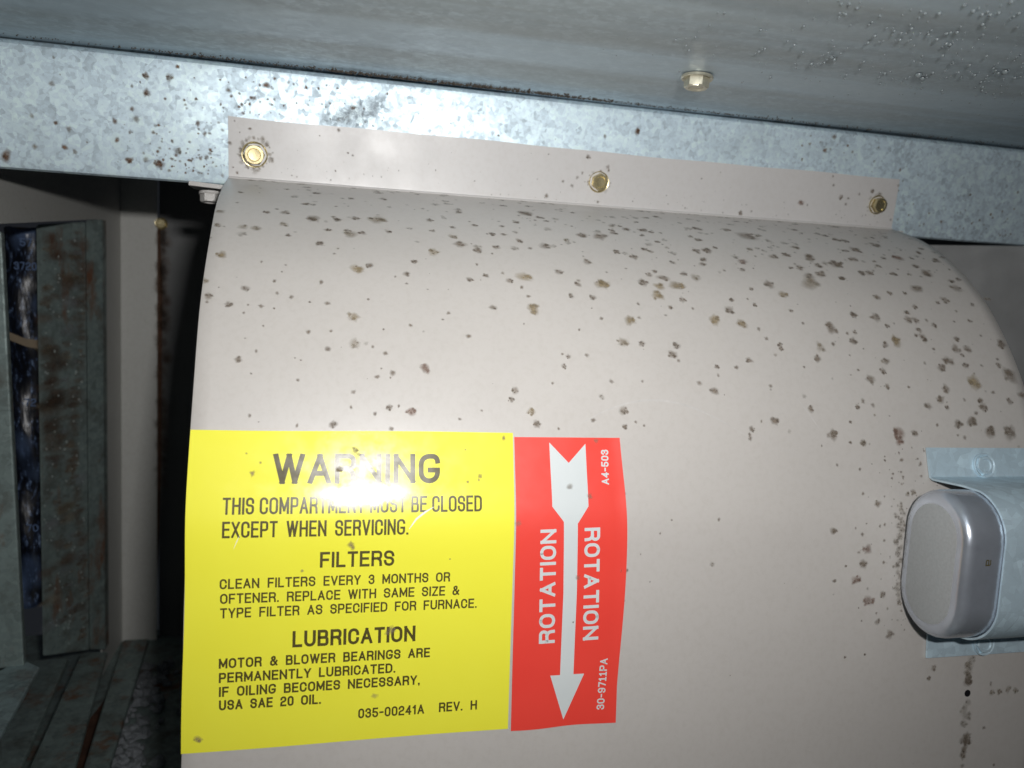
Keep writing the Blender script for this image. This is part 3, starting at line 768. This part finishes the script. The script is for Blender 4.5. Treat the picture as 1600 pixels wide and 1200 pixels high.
SPOTS = """-41.6,48.7,1.51,t -41.5,58.9,1.31,t -32.1,59.1,1.83,t -27.5,59.4,1.68,t -24,46.6,1.21,d -17.4,45.6,1.59,d -9.4,36.3,1.46,d 9.4,25.5,1.36,d -5.6,49.1,2.32,d 3.7,48.4,1.27,d 11.1,46.6,1.48,d 19.2,46.5,3,t -0.2,57.1,1.24,d 8.5,59.5,2.32,t 13.2,57.7,1.45,d 23.7,55.5,1.2,d -15.1,62.7,1.02,d -3.3,66.6,1.46,d -43.2,67.4,0.64,d -38.3,76.9,1.75,b 2.5,72.5,0.6,d 41.5,43.8,1.47,d 55.5,33.2,1.45,d 41.1,67.7,2.22,b 52.3,61.5,2.1,d 59.8,64.7,1.73,d 50.5,48.4,0.98,d 60.4,45.3,1.21,d 67,51.8,1.4,d 72.4,51.7,1.21,d 72.4,44.7,1.24,d 80,39.4,1.27,d 86.7,28.1,2.9,d 89.1,58.8,2.04,d 82.2,61,1,d 78.2,55.9,1.41,d 11.1,80.5,2.23,b 15.9,78.1,1.39,d 33.1,74.6,1.26,d 29.8,81.7,1.23,d 29.6,86.5,0.61,d 25.4,83.3,0.61,d 61.2,80,1.12,d 54.2,82.8,1.28,d 58.1,73.9,0.75,d 76.7,79.8,2.58,b 70.6,82.3,1.22,d 75,85.4,0.94,d 77.3,89.9,0.84,d 91.9,75.5,1.58,d 78.5,95.7,2.23,b 95.1,88.3,1.16,d -43.1,90.3,1.69,t -40.9,96.9,1.37,d -41.2,99.6,0.61,d -34,100.1,1.3,d -28.9,92.8,1.41,d -18.9,88.7,0.8,d -17.6,94.1,0.72,d -12.6,95.7,0.8,d -22.9,100.3,0.86,d -27.3,100,0.54,d -2.1,88,0.99,d 0.5,97.8,0.98,d -6,97.6,0.56,d -28.6,103.5,0.54,d -18.3,101.1,0.47,d 9.9,103.1,1.97,b 10.2,114.6,1.78,t -6.2,110.4,0.87,d 0.8,117.2,0.95,d -21.7,108.6,0.54,d -27.5,113.9,0.38,d -23.5,118.8,0.68,d -29.2,122.1,1.27,d 16.5,115.6,0.65,d 21.1,118,0.9,d 30.4,105.9,0.68,d 52.1,109.7,0.96,d 62.3,96.1,1.27,d 45,99.8,0.79,d 42.6,102.8,0.52,d 37.5,88.9,0.44,d -10.3,121,0.39,d -8.4,121.8,0.39,d -24.7,127.3,0.45,d -9.2,129.3,0.61,d 18.1,127.3,0.8,d 23.7,125.6,0.98,d 22.8,127.6,0.49,d 19.6,124.1,0.4,d 35.3,123.5,1.66,r 9.9,133.2,0.79,d 9.1,138.8,0.63,d 22.4,138.7,1.04,d 25.7,138.1,0.56,d 17.4,141,0.71,d 29.9,139.9,1.46,r 3.1,144.9,1.23,d -8.9,145.4,0.68,d -24.4,142.2,0.66,d -21.5,144.3,0.3,d 47.4,142.4,0.66,d 68.4,131.3,1.21,d 66.9,135,1.12,d 74.2,139.2,1.56,b 76.2,144,1.39,d 82.9,128.2,0.62,d 90.3,117,1.01,d 87.9,116,0.55,d 88.2,121.1,1.09,d 55.6,139.2,0.51,d 84.4,145.5,0.53,d 23.3,146.2,0.8,d -15.2,80.4,0.49,d -16.4,83.9,0.41,d -37.8,92.8,0.39,d 35.1,108.4,0.51,f 107.8,47.8,2.2,d 116.1,48,2.98,d 123.6,40.6,1.15,d 131.3,38.5,1.7,d 139.5,38.4,1.85,d 137.4,43.8,1.17,d 168.7,31.3,2.14,d 153.7,16.4,1.82,d 191.8,36.4,4.36,d 184.3,30.2,2.06,d 164.4,44.1,1.62,d 142.9,49,1.16,d 134.7,56.1,1.5,d 128.2,62.5,1.82,d 106,68.1,1.74,d 145.2,64.8,1.24,d 159.9,54.5,1.82,d 165.6,53.8,2.1,d 161.1,60.9,1.54,d 159.5,64.5,1.65,d 180.3,60.4,2.11,r 177.8,66.9,1.42,d 197.8,55.4,1.92,d 205.3,52.9,1.82,d 216.7,54,2.84,d 207.9,63,1.78,d 203,63.1,1.08,d 229.1,58,2.86,d 217.1,66.5,2.33,d 210.1,68.5,2.03,d 226.9,68.6,1.66,d 208.2,73.9,4.27,t 239.4,63.9,2,d 244.1,63.5,1.87,d 256.9,62.8,1.61,d 259.1,49.9,1.37,d 262.8,36.2,2.42,d 247.5,43.3,2.76,d 240.4,45.1,1.81,d 242.9,32.5,2.23,d 247,33.6,1.92,d 240.8,52.6,2.06,d 267.8,48.4,2.48,r 273.9,55.2,1.84,d 276.1,60.6,2.73,d 289.1,48.6,2.23,d 283.9,41.8,1.63,d 286.9,71.1,2.54,d 287,65.7,1.52,d 292,64,1.53,d 264.5,72.8,2.89,d 275.8,79.3,2.02,d 270.6,81.4,1.14,d 289.4,81.6,1.17,d 300.3,77.4,1.5,d 239.6,80,1.64,d 247.5,77.2,1.26,d 255.9,76.6,1.13,d 257.1,84.7,1.39,d 251.5,88.3,1.37,d 250.6,92.2,1.9,d 254.1,92.5,1.64,d 262.6,94.7,1.37,d 259.9,92.2,0.96,d 253.6,97.8,1.35,d 254.3,102,2.01,d 251,100.7,1.07,d 234.2,92,2.12,d 237.9,96.3,1.19,d 239.4,104.5,2.62,b 233.4,106.5,1.55,d 283.1,91.6,1.14,d 274.3,92.2,0.7,d 285.2,99.4,0.7,d 223.2,91.3,1.57,d 220.4,100.4,1.03,d 218.1,105,1.78,d 207.8,106.9,1,d 209.5,99,2.54,d 201.2,108.5,2.1,t 198.3,114.2,1.83,d 182.5,108.2,1.2,d 182.5,110.2,1.08,d 177,105.6,0.96,d 174.7,101,0.96,d 196.5,96.9,0.87,d 193.1,90.7,1.13,d 192.1,81.7,2.04,b 187.5,75.8,2.32,d 177.5,79.4,1.13,d 176.4,88.2,1.11,d 173.9,85.3,0.62,d 166.2,86.2,1.09,d 163.7,91.9,1.8,d 155.6,97.3,2.35,b 167.5,98.6,2.15,b 143.1,79.9,2.63,b 152.9,74.1,2.09,t 148.2,72.3,1.47,d 137.9,75.6,2.03,d 134.9,71.6,1.2,d 131.9,74.3,1.42,d 128,79,2.1,d 134.7,80.8,2.12,b 132.9,86,2.32,b 143.5,87.6,1.41,d 123.2,91,0.79,d 137.1,91.9,1.04,d 134.1,96.1,0.68,d 147,92.1,0.7,d 109.7,81.4,2.49,b 99.1,82.2,1.44,d 113,74.1,0.69,d 104.1,89,1.32,d 118.1,99.2,2.22,b 106.2,99.2,0.87,d 96.1,104.9,0.64,d 113.4,109.8,1.95,t 121.2,110.2,1.31,d 135.9,110.3,1.45,d 133.3,114.6,1.66,d 135.6,117.2,0.77,d 97.6,116.2,0.94,d 106.5,126.9,0.94,d 119.1,126.5,0.64,d 102,133.2,1.24,f 110.5,138.5,1.56,d 98,142.2,0.91,d 110.4,144.7,1.03,d 114.8,142.7,0.62,d 118.1,144,0.63,d 151.7,119.4,1.02,d 151.6,123.2,0.67,d 142.9,126.6,0.99,d 149.1,129.7,1.55,d 160.2,119.5,0.91,d 166.6,116.2,1.39,d 174,127.1,0.92,d 173.7,128.7,0.58,d 173.6,141.6,1.59,d 190.4,136.2,1.41,d 163.2,145,1.12,d 162.1,148.6,0.89,d 162.1,147,0.67,d 199,146.7,1.88,d 188.4,131.2,0.94,f 220.8,122.8,1.99,d 228.3,119.1,1.51,d 231.2,114.4,1.53,d 228.3,126.1,1.25,d 216.3,118.9,0.74,d 238.7,126.1,0.76,d 215.2,132.7,0.97,d 212.1,135.2,1.09,d 219.6,134.2,0.98,d 207.8,141.6,0.72,d 226.7,138.8,0.49,d 230.2,145.8,2.22,r 229.8,149.2,1.72,r 237.6,145.7,1.37,d 249,142.3,0.76,d 259.5,141.9,1.8,d 266.4,140.6,2.21,d 246.2,134.4,1.52,d 253.1,131.1,1.93,d 257.1,126.4,1.95,d 255.4,134.7,1.03,d 265,131.1,0.78,d 257.9,116.5,1.98,d 263.1,113.1,2.14,d 269,106.9,1.9,d 271.6,101.7,1.37,d 274.9,106.7,1.92,d 270.8,115.2,1.35,d 271.1,109.9,1.08,d 272.1,122.8,3.47,b 279.1,114.9,0.82,d 280.8,127.5,0.94,d 288.3,114.6,1.38,d 292.4,119.3,3.45,d 294.4,103.7,2.26,d 273.8,134.4,1.85,d 273.2,131.3,1.32,d 269.6,137,1.05,d 288.3,131.4,1.35,d 295.1,128.4,1.64,d 285,145.3,2.66,d 275.1,144.8,2.36,d 261.7,147.5,0.9,d 212.6,150.1,1.2,d 206.8,149.9,0.71,d 193.5,151.3,0.47,d 191.1,118.3,0.6,d 199.4,146.6,1.36,d 207.7,141.5,0.63,d 206.4,149.9,0.62,d 212.7,150.2,1.25,t 216.4,174.5,1.37,d 219.8,171.6,0.5,d 210.1,170.4,0.74,d 209.7,160.7,0.74,d 199.6,159,0.61,d 229.6,156.9,0.9,d 196.9,184.9,0.97,d 209.3,186.4,0.86,d 206.2,183.9,0.49,d 212.2,192.6,1.74,r 210.6,198.4,1.61,d 207.6,204.8,1.73,r 213.6,213.3,2.12,r 220,211.2,1.26,d 218.5,222,1.25,d 224.4,227.4,1.65,d 202.6,199,0.61,d 198.1,204.8,0.73,d 208.2,193.7,0.62,d 219.5,189.2,0.75,d 219.8,198.1,0.75,d 219.4,182.8,0.63,d 217.3,183.3,0.62,d 211,221.4,0.5,d 209.3,216.1,0.37,d 204.3,235.8,0.49,d 213.2,235.2,0.5,d 246,242.4,1.17,d 244,246.8,1.04,d 263.4,249,1.74,d 262.6,245.9,1.2,t 262.7,242.2,1.34,t 264.3,272.6,1.75,d 264.5,275.1,1.62,d 272.4,269.5,0.82,d 275.4,254.7,1.23,t 279.1,254.6,1.23,t 283.5,254,1.38,t 287.3,254.6,1.25,t 274.5,250.9,0.82,d 226.9,178.2,1.01,t 226.5,181.7,1.01,t 226.5,186.4,1.14,t 226.7,191.2,1.01,t 227.1,196,1.01,t 227,200.7,1.14,t 227.5,205.5,1.01,t 227.4,210.2,1.01,t 228,215,1.02,t 230.6,170.9,1.15,t 233.4,170.2,1.15,t 127.5,179.5,0.41,d 122.9,184.4,0.49,d 146.7,179.7,0.68,d 115.4,192,0.32,d 119.6,202.5,0.32,d 144.6,196.7,1.01,f 196.3,184.8,1.46,d 197.4,204.9,0.73,d 202.7,199,0.46,d 204,235.8,0.46,d 213.2,235.2,0.47,d 197.6,210.2,0.46,f"""
items = []
for t in SPOTS.split():
    a = t.split(','); x, s, r, k = float(a[0]), float(a[1]), float(a[2]), a[3]
    if k == 't' and 217 < x < 228 and s > 150:      # the long rub mark beside the can, not a row of dots
        for _ in range(4): items.append((x + random.Random(s + _).gauss(0, 1.0), s + (_ - 1.5) * 2.1, r * 1.1, 'f'))
        continue
    items.append((x, s, r, k))
rr = random.Random(14)
for k in range(900):                      # the fine speckle between the mapped stains, thickest on the upper curve
    x = rr.uniform(-40, 296); s = rr.uniform(3, 170)
    pdf = max(0.03, 1 - s / 125) * (0.35 + 0.65 * min(1, max(0, (x - 40) / 180))) + (0.25 if x > 210 and s > 90 else 0)
    if rr.random() > pdf: continue
    items.append((x, s, rr.choice((.25, .3, .35, .45, .6, .8)) * (1.3 if s < 60 else 1), rr.choice('dddtf')))
for k in range(330):                      # flattened, fainter marks crowding up to the bend
    x = rr.uniform(-38, 294); s = 2 + 62 * rr.random() ** 1.2
    if rr.random() < .35 * (x < 90): continue
    items.append((x, s, rr.choice((.5, .7, .9, 1.2, 1.6)), rr.choice('fftfd')))
for k in range(110):
    x = rr.gauss(232, 9); s = rr.uniform(150, 228)
    items.append((x, s, rr.choice((.25, .3, .4, .6)), rr.choice('ddtf')))
SURFC = lambda x, s, o_: surf(max(x, X0 + .9 * min(1, s / 160) + .15), max(s, .8), o_)
o = stains('rust_spots', items, SURFC, 0.035, None, 6, grow=0.93, stretch=lambda s: 1 + .15 * max(0, 1 - s / 110)); adopt(o, blower)
FL = [(-40.9, 23.9, 0.6), (-34.5, 21.3, 0.9), (-38.8, 19.3, 0.5), (-17.6, 17.9, 0.9), (-43.1, 14.6, 1.3), (7.9, 14.6, 0.7), (10.0, 13.7, 0.7), (2.5, 6.3, 0.6), (3.4, 24.2, 1), (121.3, 22.6, 1.4), (119.3, 14.9, 1), (116.9, 12.6, 1.1), (114.8, 8.5, 1.3), (110.0, 10.2, 0.9), (131.9, 18.7, 1.3), (132.6, 17.2, 1), (102.4, 2.7, 1.2), (128.8, 1.8, 1), (181.9, 17.2, 0.6), (239.6, 9.4, 2.0), (243.5, 8.7, 0.8), (206.1, 1.9, 1.6), (212.3, 3.2, 0.8), (262.1, 14.1, 1.6), (266.0, 10.7, 1), (266.8, 13.8, 0.9), (280.1, 18.4, 1.4), (272.8, 16.5, 1), (295.2, 22.6, 1.0), (295.0, 4.7, 1), (255.2, 24.3, .8), (256.6, 19.9, 1), (-36, 16.2, 1.1), (-27.6, 15, 1.0), (-33, 4.6, 1.0), (-29, 5.6, .8), (-40, 2, .9)]
items = [(x, h, r * .72, 'r' if abs(x - 239) < 2 else 'd') for x, h, r in FL]
for k in range(90):
    items.append((rr.uniform(-42, 294), abs(rr.gauss(0, 4)) + 1.2 if rr.random() < .6 else rr.uniform(2, 24), rr.choice((.18, .22, .3, .4)), rr.choice('ddf')))
o = stains('rust_spots', items, lambda x, s, o_: plane(x, min(s, 25), 0.9 + o_), 0.03, None, 9); adopt(o, blower)
# dirty ring round the left bolt and a pierced hole with its run of stain lower right
def ringstain(cx, cy, r0, r1, n, seed):
    q = random.Random(seed); out = []
    for i in range(n):
        a = q.uniform(0, 6.283); r = q.uniform(r0, r1); out.append((cx + r * math.cos(a), cy + r * math.sin(a), q.uniform(.4, 1.0), q.choice('tf')))
    return out
o = stains('bolt_grime', ringstain(-32.2, 10.4, 5.6, 7.6, 46, 1) + ringstain(128.2, 11.3, 5.2, 5.9, 10, 2) + ringstain(284.9, 11.8, 5.2, 6.2, 12, 3),
           lambda x, s, o_: plane(x, s, 0.9 + o_), 0.05, None, 12); adopt(o, blower)
run = [(263 + rr.uniform(-1.2, 1.2), s, rr.uniform(1.2, 2.0), 'f') for s in (240, 242, 245, 247, 258, 261, 264, 267)] + [(263.0, 249.5, 1.7, 'd'), (263.6, 247, 1.4, 't'), (262.8, 274, 1.9, 'd'), (263.0, 278, 1.7, 'd'), (262.6, 281, 1.4, 'd'), (262.9, 285, 1.0, 't')]
o = stains('drip_stain', run, surf, 0.06, None, 13); adopt(o, blower)
vs = [surf(263.1 + 1.5 * math.cos(a), 254.2 + 1.5 * math.sin(a), .08) for a in [k * math.pi / 6 for k in range(12)]]
o = link('screw_hole', vs, [tuple(range(12))], M_BLACK); adopt(o, blower)
# faint long scratches in the paint
def scratch(pts, w):
    vs = []; fs = []
    for i, (x, s) in enumerate(pts):
        a = pts[max(0, i - 1)]; b = pts[min(len(pts) - 1, i + 1)]; d = Vector((b[0] - a[0], b[1] - a[1])).normalized(); m = Vector((-d.y, d.x)) * w * (.3 + math.sin(math.pi * i / (len(pts) - 1)))
        vs += [surf(x + m.x, s + m.y, .05), surf(x - m.x, s - m.y, .05)]
    for i in range(len(pts) - 1): fs.append((2 * i, 2 * i + 1, 2 * i + 3, 2 * i + 2))
    return vs, fs
def merge(lst):
    V = []; F = []
    for v, f in lst:
        b = len(V); V += v; F += [tuple(i + b for i in q) for q in f]
    return V, F

# ---- yellow warning label
YX0, YX1, YS0, YS1 = -43.0, 66.9, 147.2, 253.9
def label_sheet(name, x0, x1, s0, s1, off, mat, parent, edge=None, n=26, m=60, lab=None):
    bm = bmesh.new(); rows = []
    for j in range(m + 1):
        s = s0 + (s1 - s0) * j / m; row = []
        for i in range(n + 1):
            x = x0 + (x1 - x0) * i / n
            e = edge(i / n, j / m) if edge else (0, 0, 0)
            row.append(bm.verts.new(surf(x + e[0], s + e[1], off + e[2])))
        rows.append(row)
    for a, b in zip(rows, rows[1:]):
        for i in range(n): bm.faces.new((a[i], a[i + 1], b[i + 1], b[i]))
    o = from_bm(name, bm, mat, smooth=True)
    if o.data.polygons[0].normal.y > 0: o.data.flip_normals()
    adopt(o, parent)
    if lab: o['label'] = lab
    return o
ylab = label_sheet('warning_label', YX0, YX1, YS0, YS1, 0.16, M_YELLOW, blower, lambda u, v: ((-1.0 if u < .01 else 0) * .2 * math.sin(v * 9), .15 * math.sin(u * 7) if v > .99 or v < .01 else 0, 0),
                   lab='yellow warning sticker with black lettering')
LX, LY = (1, 0), (0, -1)
def YL(text, x0, x1, s0, s1, t, sp): return (text, (x0, s1), LX, LY, x1 - x0, s1 - s0, t, sp)
ylines = [YL("WARNING", -16.3, 40.2, 155.0, 165.4, 1.75, .5), YL("THIS COMPARTMENT MUST BE CLOSED", -31.8, 55.1, 169.7, 175.3, .74, .85), YL("EXCEPT WHEN SERVICING.", -31.7, 29.3, 177.5, 182.9, .74, 1.35),
  YL("FILTERS", -.2, 24.7, 188.2, 193.6, .90, .5), YL("CLEAN FILTERS EVERY 3 MONTHS OR", -32.1, 44.3, 196.4, 199.8, .58, 1.45), YL("OFTENER. REPLACE WITH SAME SIZE &", -31.9, 47.7, 201.3, 204.7, .58, 1.4),
  YL("TYPE FILTER AS SPECIFIED FOR FURNACE.", -31.8, 54.1, 206.1, 209.5, .58, 1.4), YL("LUBRICATION", -8.6, 32.7, 214.8, 220.4, 1.0, .5), YL("MOTOR & BLOWER BEARINGS ARE", -31.9, 38.0, 222.9, 226.3, .64, 1.45),
  YL("PERMANENTLY LUBRICATED.", -31.8, 26.1, 227.7, 231.1, .64, 1.4), YL("IF OILING BECOMES NECESSARY,", -31.7, 34.7, 232.4, 235.8, .64, 1.4), YL("USA SAE 20 OIL.", -31.6, 1.2, 236.9, 240.3, .64, 1.4),
  YL("035-00241A", 13.8, 36.5, 242.9, 246.3, .60, .5), YL("REV. H", 41.7, 55.3, 242.7, 246.1, .62, 1.6)]
let = lettering('lettering', ylines, surf, 0.19, M_INK, None)
let.parent = ylab
YSP = [(10.7, 153.9, 1.1), (5.6, 160.4, 1.1), (-22.9, 161.8, 0.8), (-25.0, 155.0, 0.4), (-20.4, 158.2, 0.4), (63.5, 149.2, 0.8), (49.3, 153.5, 0.4), (50.1, 165.0, 0.5), (54.6, 162.9, 0.8), (54, 164.2, .5), (9.9, 185.8, 1.0), (10.6, 187, .7), (-5.9, 194.4, 0.5), (24.4, 216.0, 1.2), (23, 217, .8), (19.1, 238.7, 0.9), (-37.9, 249.5, 1.1), (44.1, 191.8, 0.3), (12, 155.2, .7)]
o = stains('rust_spots', [(x, s, r, 'b' if i % 3 else 't') for i, (x, s, r) in enumerate(YSP)], surf, 0.24, None, 15); o.parent = ylab
# ---- red rotation label
def red_edge(u, v):
    return ((2.0 * math.sin(math.pi * min(1, v * 1.15)) ** 1.2 * u - .9 * (1 - u) * (1 - v) * 0 + (.6 * v * (1 - u))), (-.4 * u * (1 if v > .9 else 0)) + (.25 * math.sin(u * 8) if v > .99 else 0), 0.25 * max(0, u - .93) / .07)
rlab = label_sheet('rotation_label', 67.4, 107.9, 148.8, 254.9, 0.16, M_RED, blower, red_edge, lab='red sticker with a white arrow pointing down')
arrow = [(80.5, 150.7), (87.7, 158.2), (94.4, 151.1), (94.7, 173.7), (90.6, 180.0), (91.1, 200.9), (90.9, 235.5), (95.0, 235.7), (87.6, 252.0), (82.1, 235.7), (85.8, 235.7), (86.0, 205.1), (85.3, 178.9), (81.0, 173.7)]
def arrow_mesh():
    # fletching, shaft, head: cut in strips so that it follows the curve
    V = []; F = []
    def quad(a, b, c, d, n):
        base = len(V)
        for k in range(n + 1):
            t = k / n; l = (a[0] + (d[0] - a[0]) * t, a[1] + (d[1] - a[1]) * t); r_ = (b[0] + (c[0] - b[0]) * t, b[1] + (c[1] - b[1]) * t)
            V.append(surf(*l, .20)); V.append(surf(*r_, .20))
        for k in range(n): F.append((base + 2 * k, base + 2 * k + 1, base + 2 * k + 3, base + 2 * k + 2))
    quad((80.5, 150.7), (87.7, 158.2), (87.7, 174.0), (81.0, 174.0), 20)
    quad((87.7, 158.2), (94.4, 151.1), (94.7, 174.0), (87.7, 174.0), 20)
    quad((81.0, 174.0), (94.7, 174.0), (90.6, 180.2), (85.3, 179.4), 2)
    quad((85.3, 179.4), (90.6, 180.2), (91.1, 205), (86.0, 205), 20)
    quad((86.0, 205), (91.1, 205), (90.9, 235.6), (85.8, 235.6), 8)
    quad((82.1, 235.6), (95.0, 235.6), (87.65, 252.0), (87.55, 252.0), 6)
    return V, F
v_, f_ = arrow_mesh()
ar = link('arrow', v_, f_, M_WHITE); ar.parent = rlab
rl_ = [("ROTATION", (83.4, 223.6), (-0.02, -1), (-1, 0.02), 41.6, 6.0, 1.15, .5), ("ROTATION", (93.2, 181.8), (.02, 1), (1, -.02), 41.5, 6.0, 1.15, .5),
       ("A4-503", (103.0, 166.2), (.02, -1), (-1, -.02), 12.9, 2.9, .55, .5), ("30-97iiPA", (103.2, 249.5), (.045, -1), (-1, -.045), 19.0, 3.0, .50, .5)]
# 'up' of the left column points to the left, of the right column to the right
rlet = lettering('lettering', rl_, surf, 0.20, M_WHITE, None); rlet.parent = rlab
o = stains('rust_spots', [(87.7, 167.0, 1.0, 'd'), (91.3, 199.9, 0.9, 't'), (95.3, 170.5, 0.9, 't'), (68.4, 179.6, 1.0, 't'), (109.0, 197.8, 1.2, 'd'), (109.3, 209.2, 0.6, 'd'), (90.1, 216.3, 0.4, 'd'), (98.5, 150.0, 0.8, 't'), (108.5, 169.5, 0.8, 'd')], surf, 0.26, None, 16); o.parent = rlab
V, F = merge([scratch([(92 + 70 * t, 150 - 16 * math.sin(math.pi * (t * .85 + .12))) for t in [k / 24 for k in range(25)]], .35), scratch([(184 + 10 * t, 131 + 13 * t + 2 * t * t) for t in [k / 10 for k in range(11)]], .25)])
M_SCR = mat_plain('fine_scratch', (0.595, 0.57, 0.545), rough=.45)
o = link('scratches', V, F, M_SCR); adopt(o, blower); tag(o, kind='stuff')
V, F = merge([scratch([(38, 173.5), (35, 175.2), (32, 177.5), (29.5, 181)], .28), scratch([(-28, 186.5), (-27, 184), (-26.2, 182)], .1)])
V = [v + Vector((0, -.00022, .0)) for v in V]
o = link('scratches', V, F, mat_plain('white_scratch', (0.85, 0.85, 0.82), rough=.5)); o.parent = ylab; tag(o, kind='stuff')

# ================================================================ CAPACITOR and its strap
CY, CZ, CR, CS = 249.6, -93.0, 16.8, 11.6       # stadium centre, end radius, half straight
def stadium(grow=0.0, n=14):
    out = []
    for k in range(n + 1):
        a = math.pi * k / n; out.append((CY - (CR + grow) * math.cos(a), CZ + CS + (CR + grow) * math.sin(a)))
    for k in range(n + 1):
        a = math.pi * k / n; out.append((CY + (CR + grow) * math.cos(a), CZ - CS - (CR + grow) * math.sin(a)))
    return out
cap = thing('capacitor', Vector((226, CY, CZ)) * MM, 'oval silver aluminium capacitor can poking out of its zinc strap', 'capacitor')
def can_body():
    bm = bmesh.new(); rings = []
    prof_c = [(-3.4, 0.55)] + [(-4.2 + 4.2 * math.sin(a), 4.2 * (1 - math.cos(a))) for a in [rad(30), rad(50), rad(70), rad(90)]]
    # (grow, x): round shoulder from the end face to the side
    seq = [(-5.2, 0.0), (-4.2, 0.12)] + [(-4.2 + 4.2 * math.sin(rad(a)), 4.2 * (1 - math.cos(rad(a)))) for a in (18, 36, 54, 72, 90)] + [(0.0, 12), (0.0, 60), (0.0, 118)]
    for gr, x in seq: rings.append([bm.verts.new(Vector((226 + x, *p)) * MM) for p in stadium(gr)])
    n = len(rings[0])
    for a, b in zip(rings, rings[1:]):
        for i in range(n): bm.faces.new((a[i], a[(i + 1) % n], b[(i + 1) % n], b[i]))
    bm.faces.new(rings[-1])
    return adopt(from_bm('can', bm, M_CAN, smooth=True), cap)
can = can_body()
bm = bmesh.new(); pr = [bm.verts.new(Vector((226.0, *p)) * MM) for p in stadium(-5.2)]; pr2 = [bm.verts.new(Vector((225.75, *p)) * MM) for p in stadium(-6.0)]
n = len(pr)
for i in range(n): bm.faces.new((pr[i], pr[(i + 1) % n], pr2[(i + 1) % n], pr2[i]))
bm.faces.new(pr2)
o = adopt(from_bm('end_face', bm, M_CANEND), cap); auto_smooth(o, 30)
o = lettering('printed_letter', [('a', (237.0, -86.0), (0, -1), (1, 0), 2.4, 2.4, .45, .5)], lambda a, b, off: Vector((a - 2.6, CY - CR - .03 - off, b)) * MM, 0.0, M_INK, None); adopt(o, cap)

strap = thing('capacitor_strap', Vector((241, 265, -93)) * MM, 'bent spangled zinc strap screwed to the housing over the oval can', 'strap')
hump = stadium(0.35, 14)
hp = [p for p in hump]
# front half of the outline only, from the top round the front to the bottom
arc = [(CY - (CR + .35) * math.cos(rad(a)), CZ + CS + (CR + .35) * math.sin(rad(a))) for a in range(78, -1, -8)] + [(CY - (CR + .35) * math.cos(rad(a)), CZ - CS - (CR + .35) * math.sin(rad(a))) for a in range(0, 90, 8)]
def on_sheet(z, off):
    lo, hi = 0, ARC[-1]
    for _ in range(40):
        mid = (lo + hi) / 2
        if prof(mid)[0].y > z: lo = mid
        else: hi = mid
    p, nn = prof(lo); q = p + nn * off; return (q.x, q.y)
sp = [on_sheet(-53.4, .35), on_sheet(-60, .35), on_sheet(-65.0, .35), (270.6, -65.7), (268.5, -65.6), (255, -64.6)] + arc + [(255, -121.9), (261, -122.2), (263.6, -122.6), on_sheet(-124.6, .35), on_sheet(-131, .35), on_sheet(-138.0, .35)]
so = extrude_profile('strap', sp, 241.5, 352, .8, M_STRAP, strap, nx=6, flip=1)
hex_bolt('screw', surf(268, 159.3, 1.1), (0, -.97, .24), M_STRAP, strap, 5.2, 4.2, 1.6, .2)
hex_bolt('screw', surf(268.5, 233.0, 1.1), (0, -.99, .1), M_STRAP, strap, 5.0, 4.0, 1.8, .1)
bpy.context.view_layer.update()
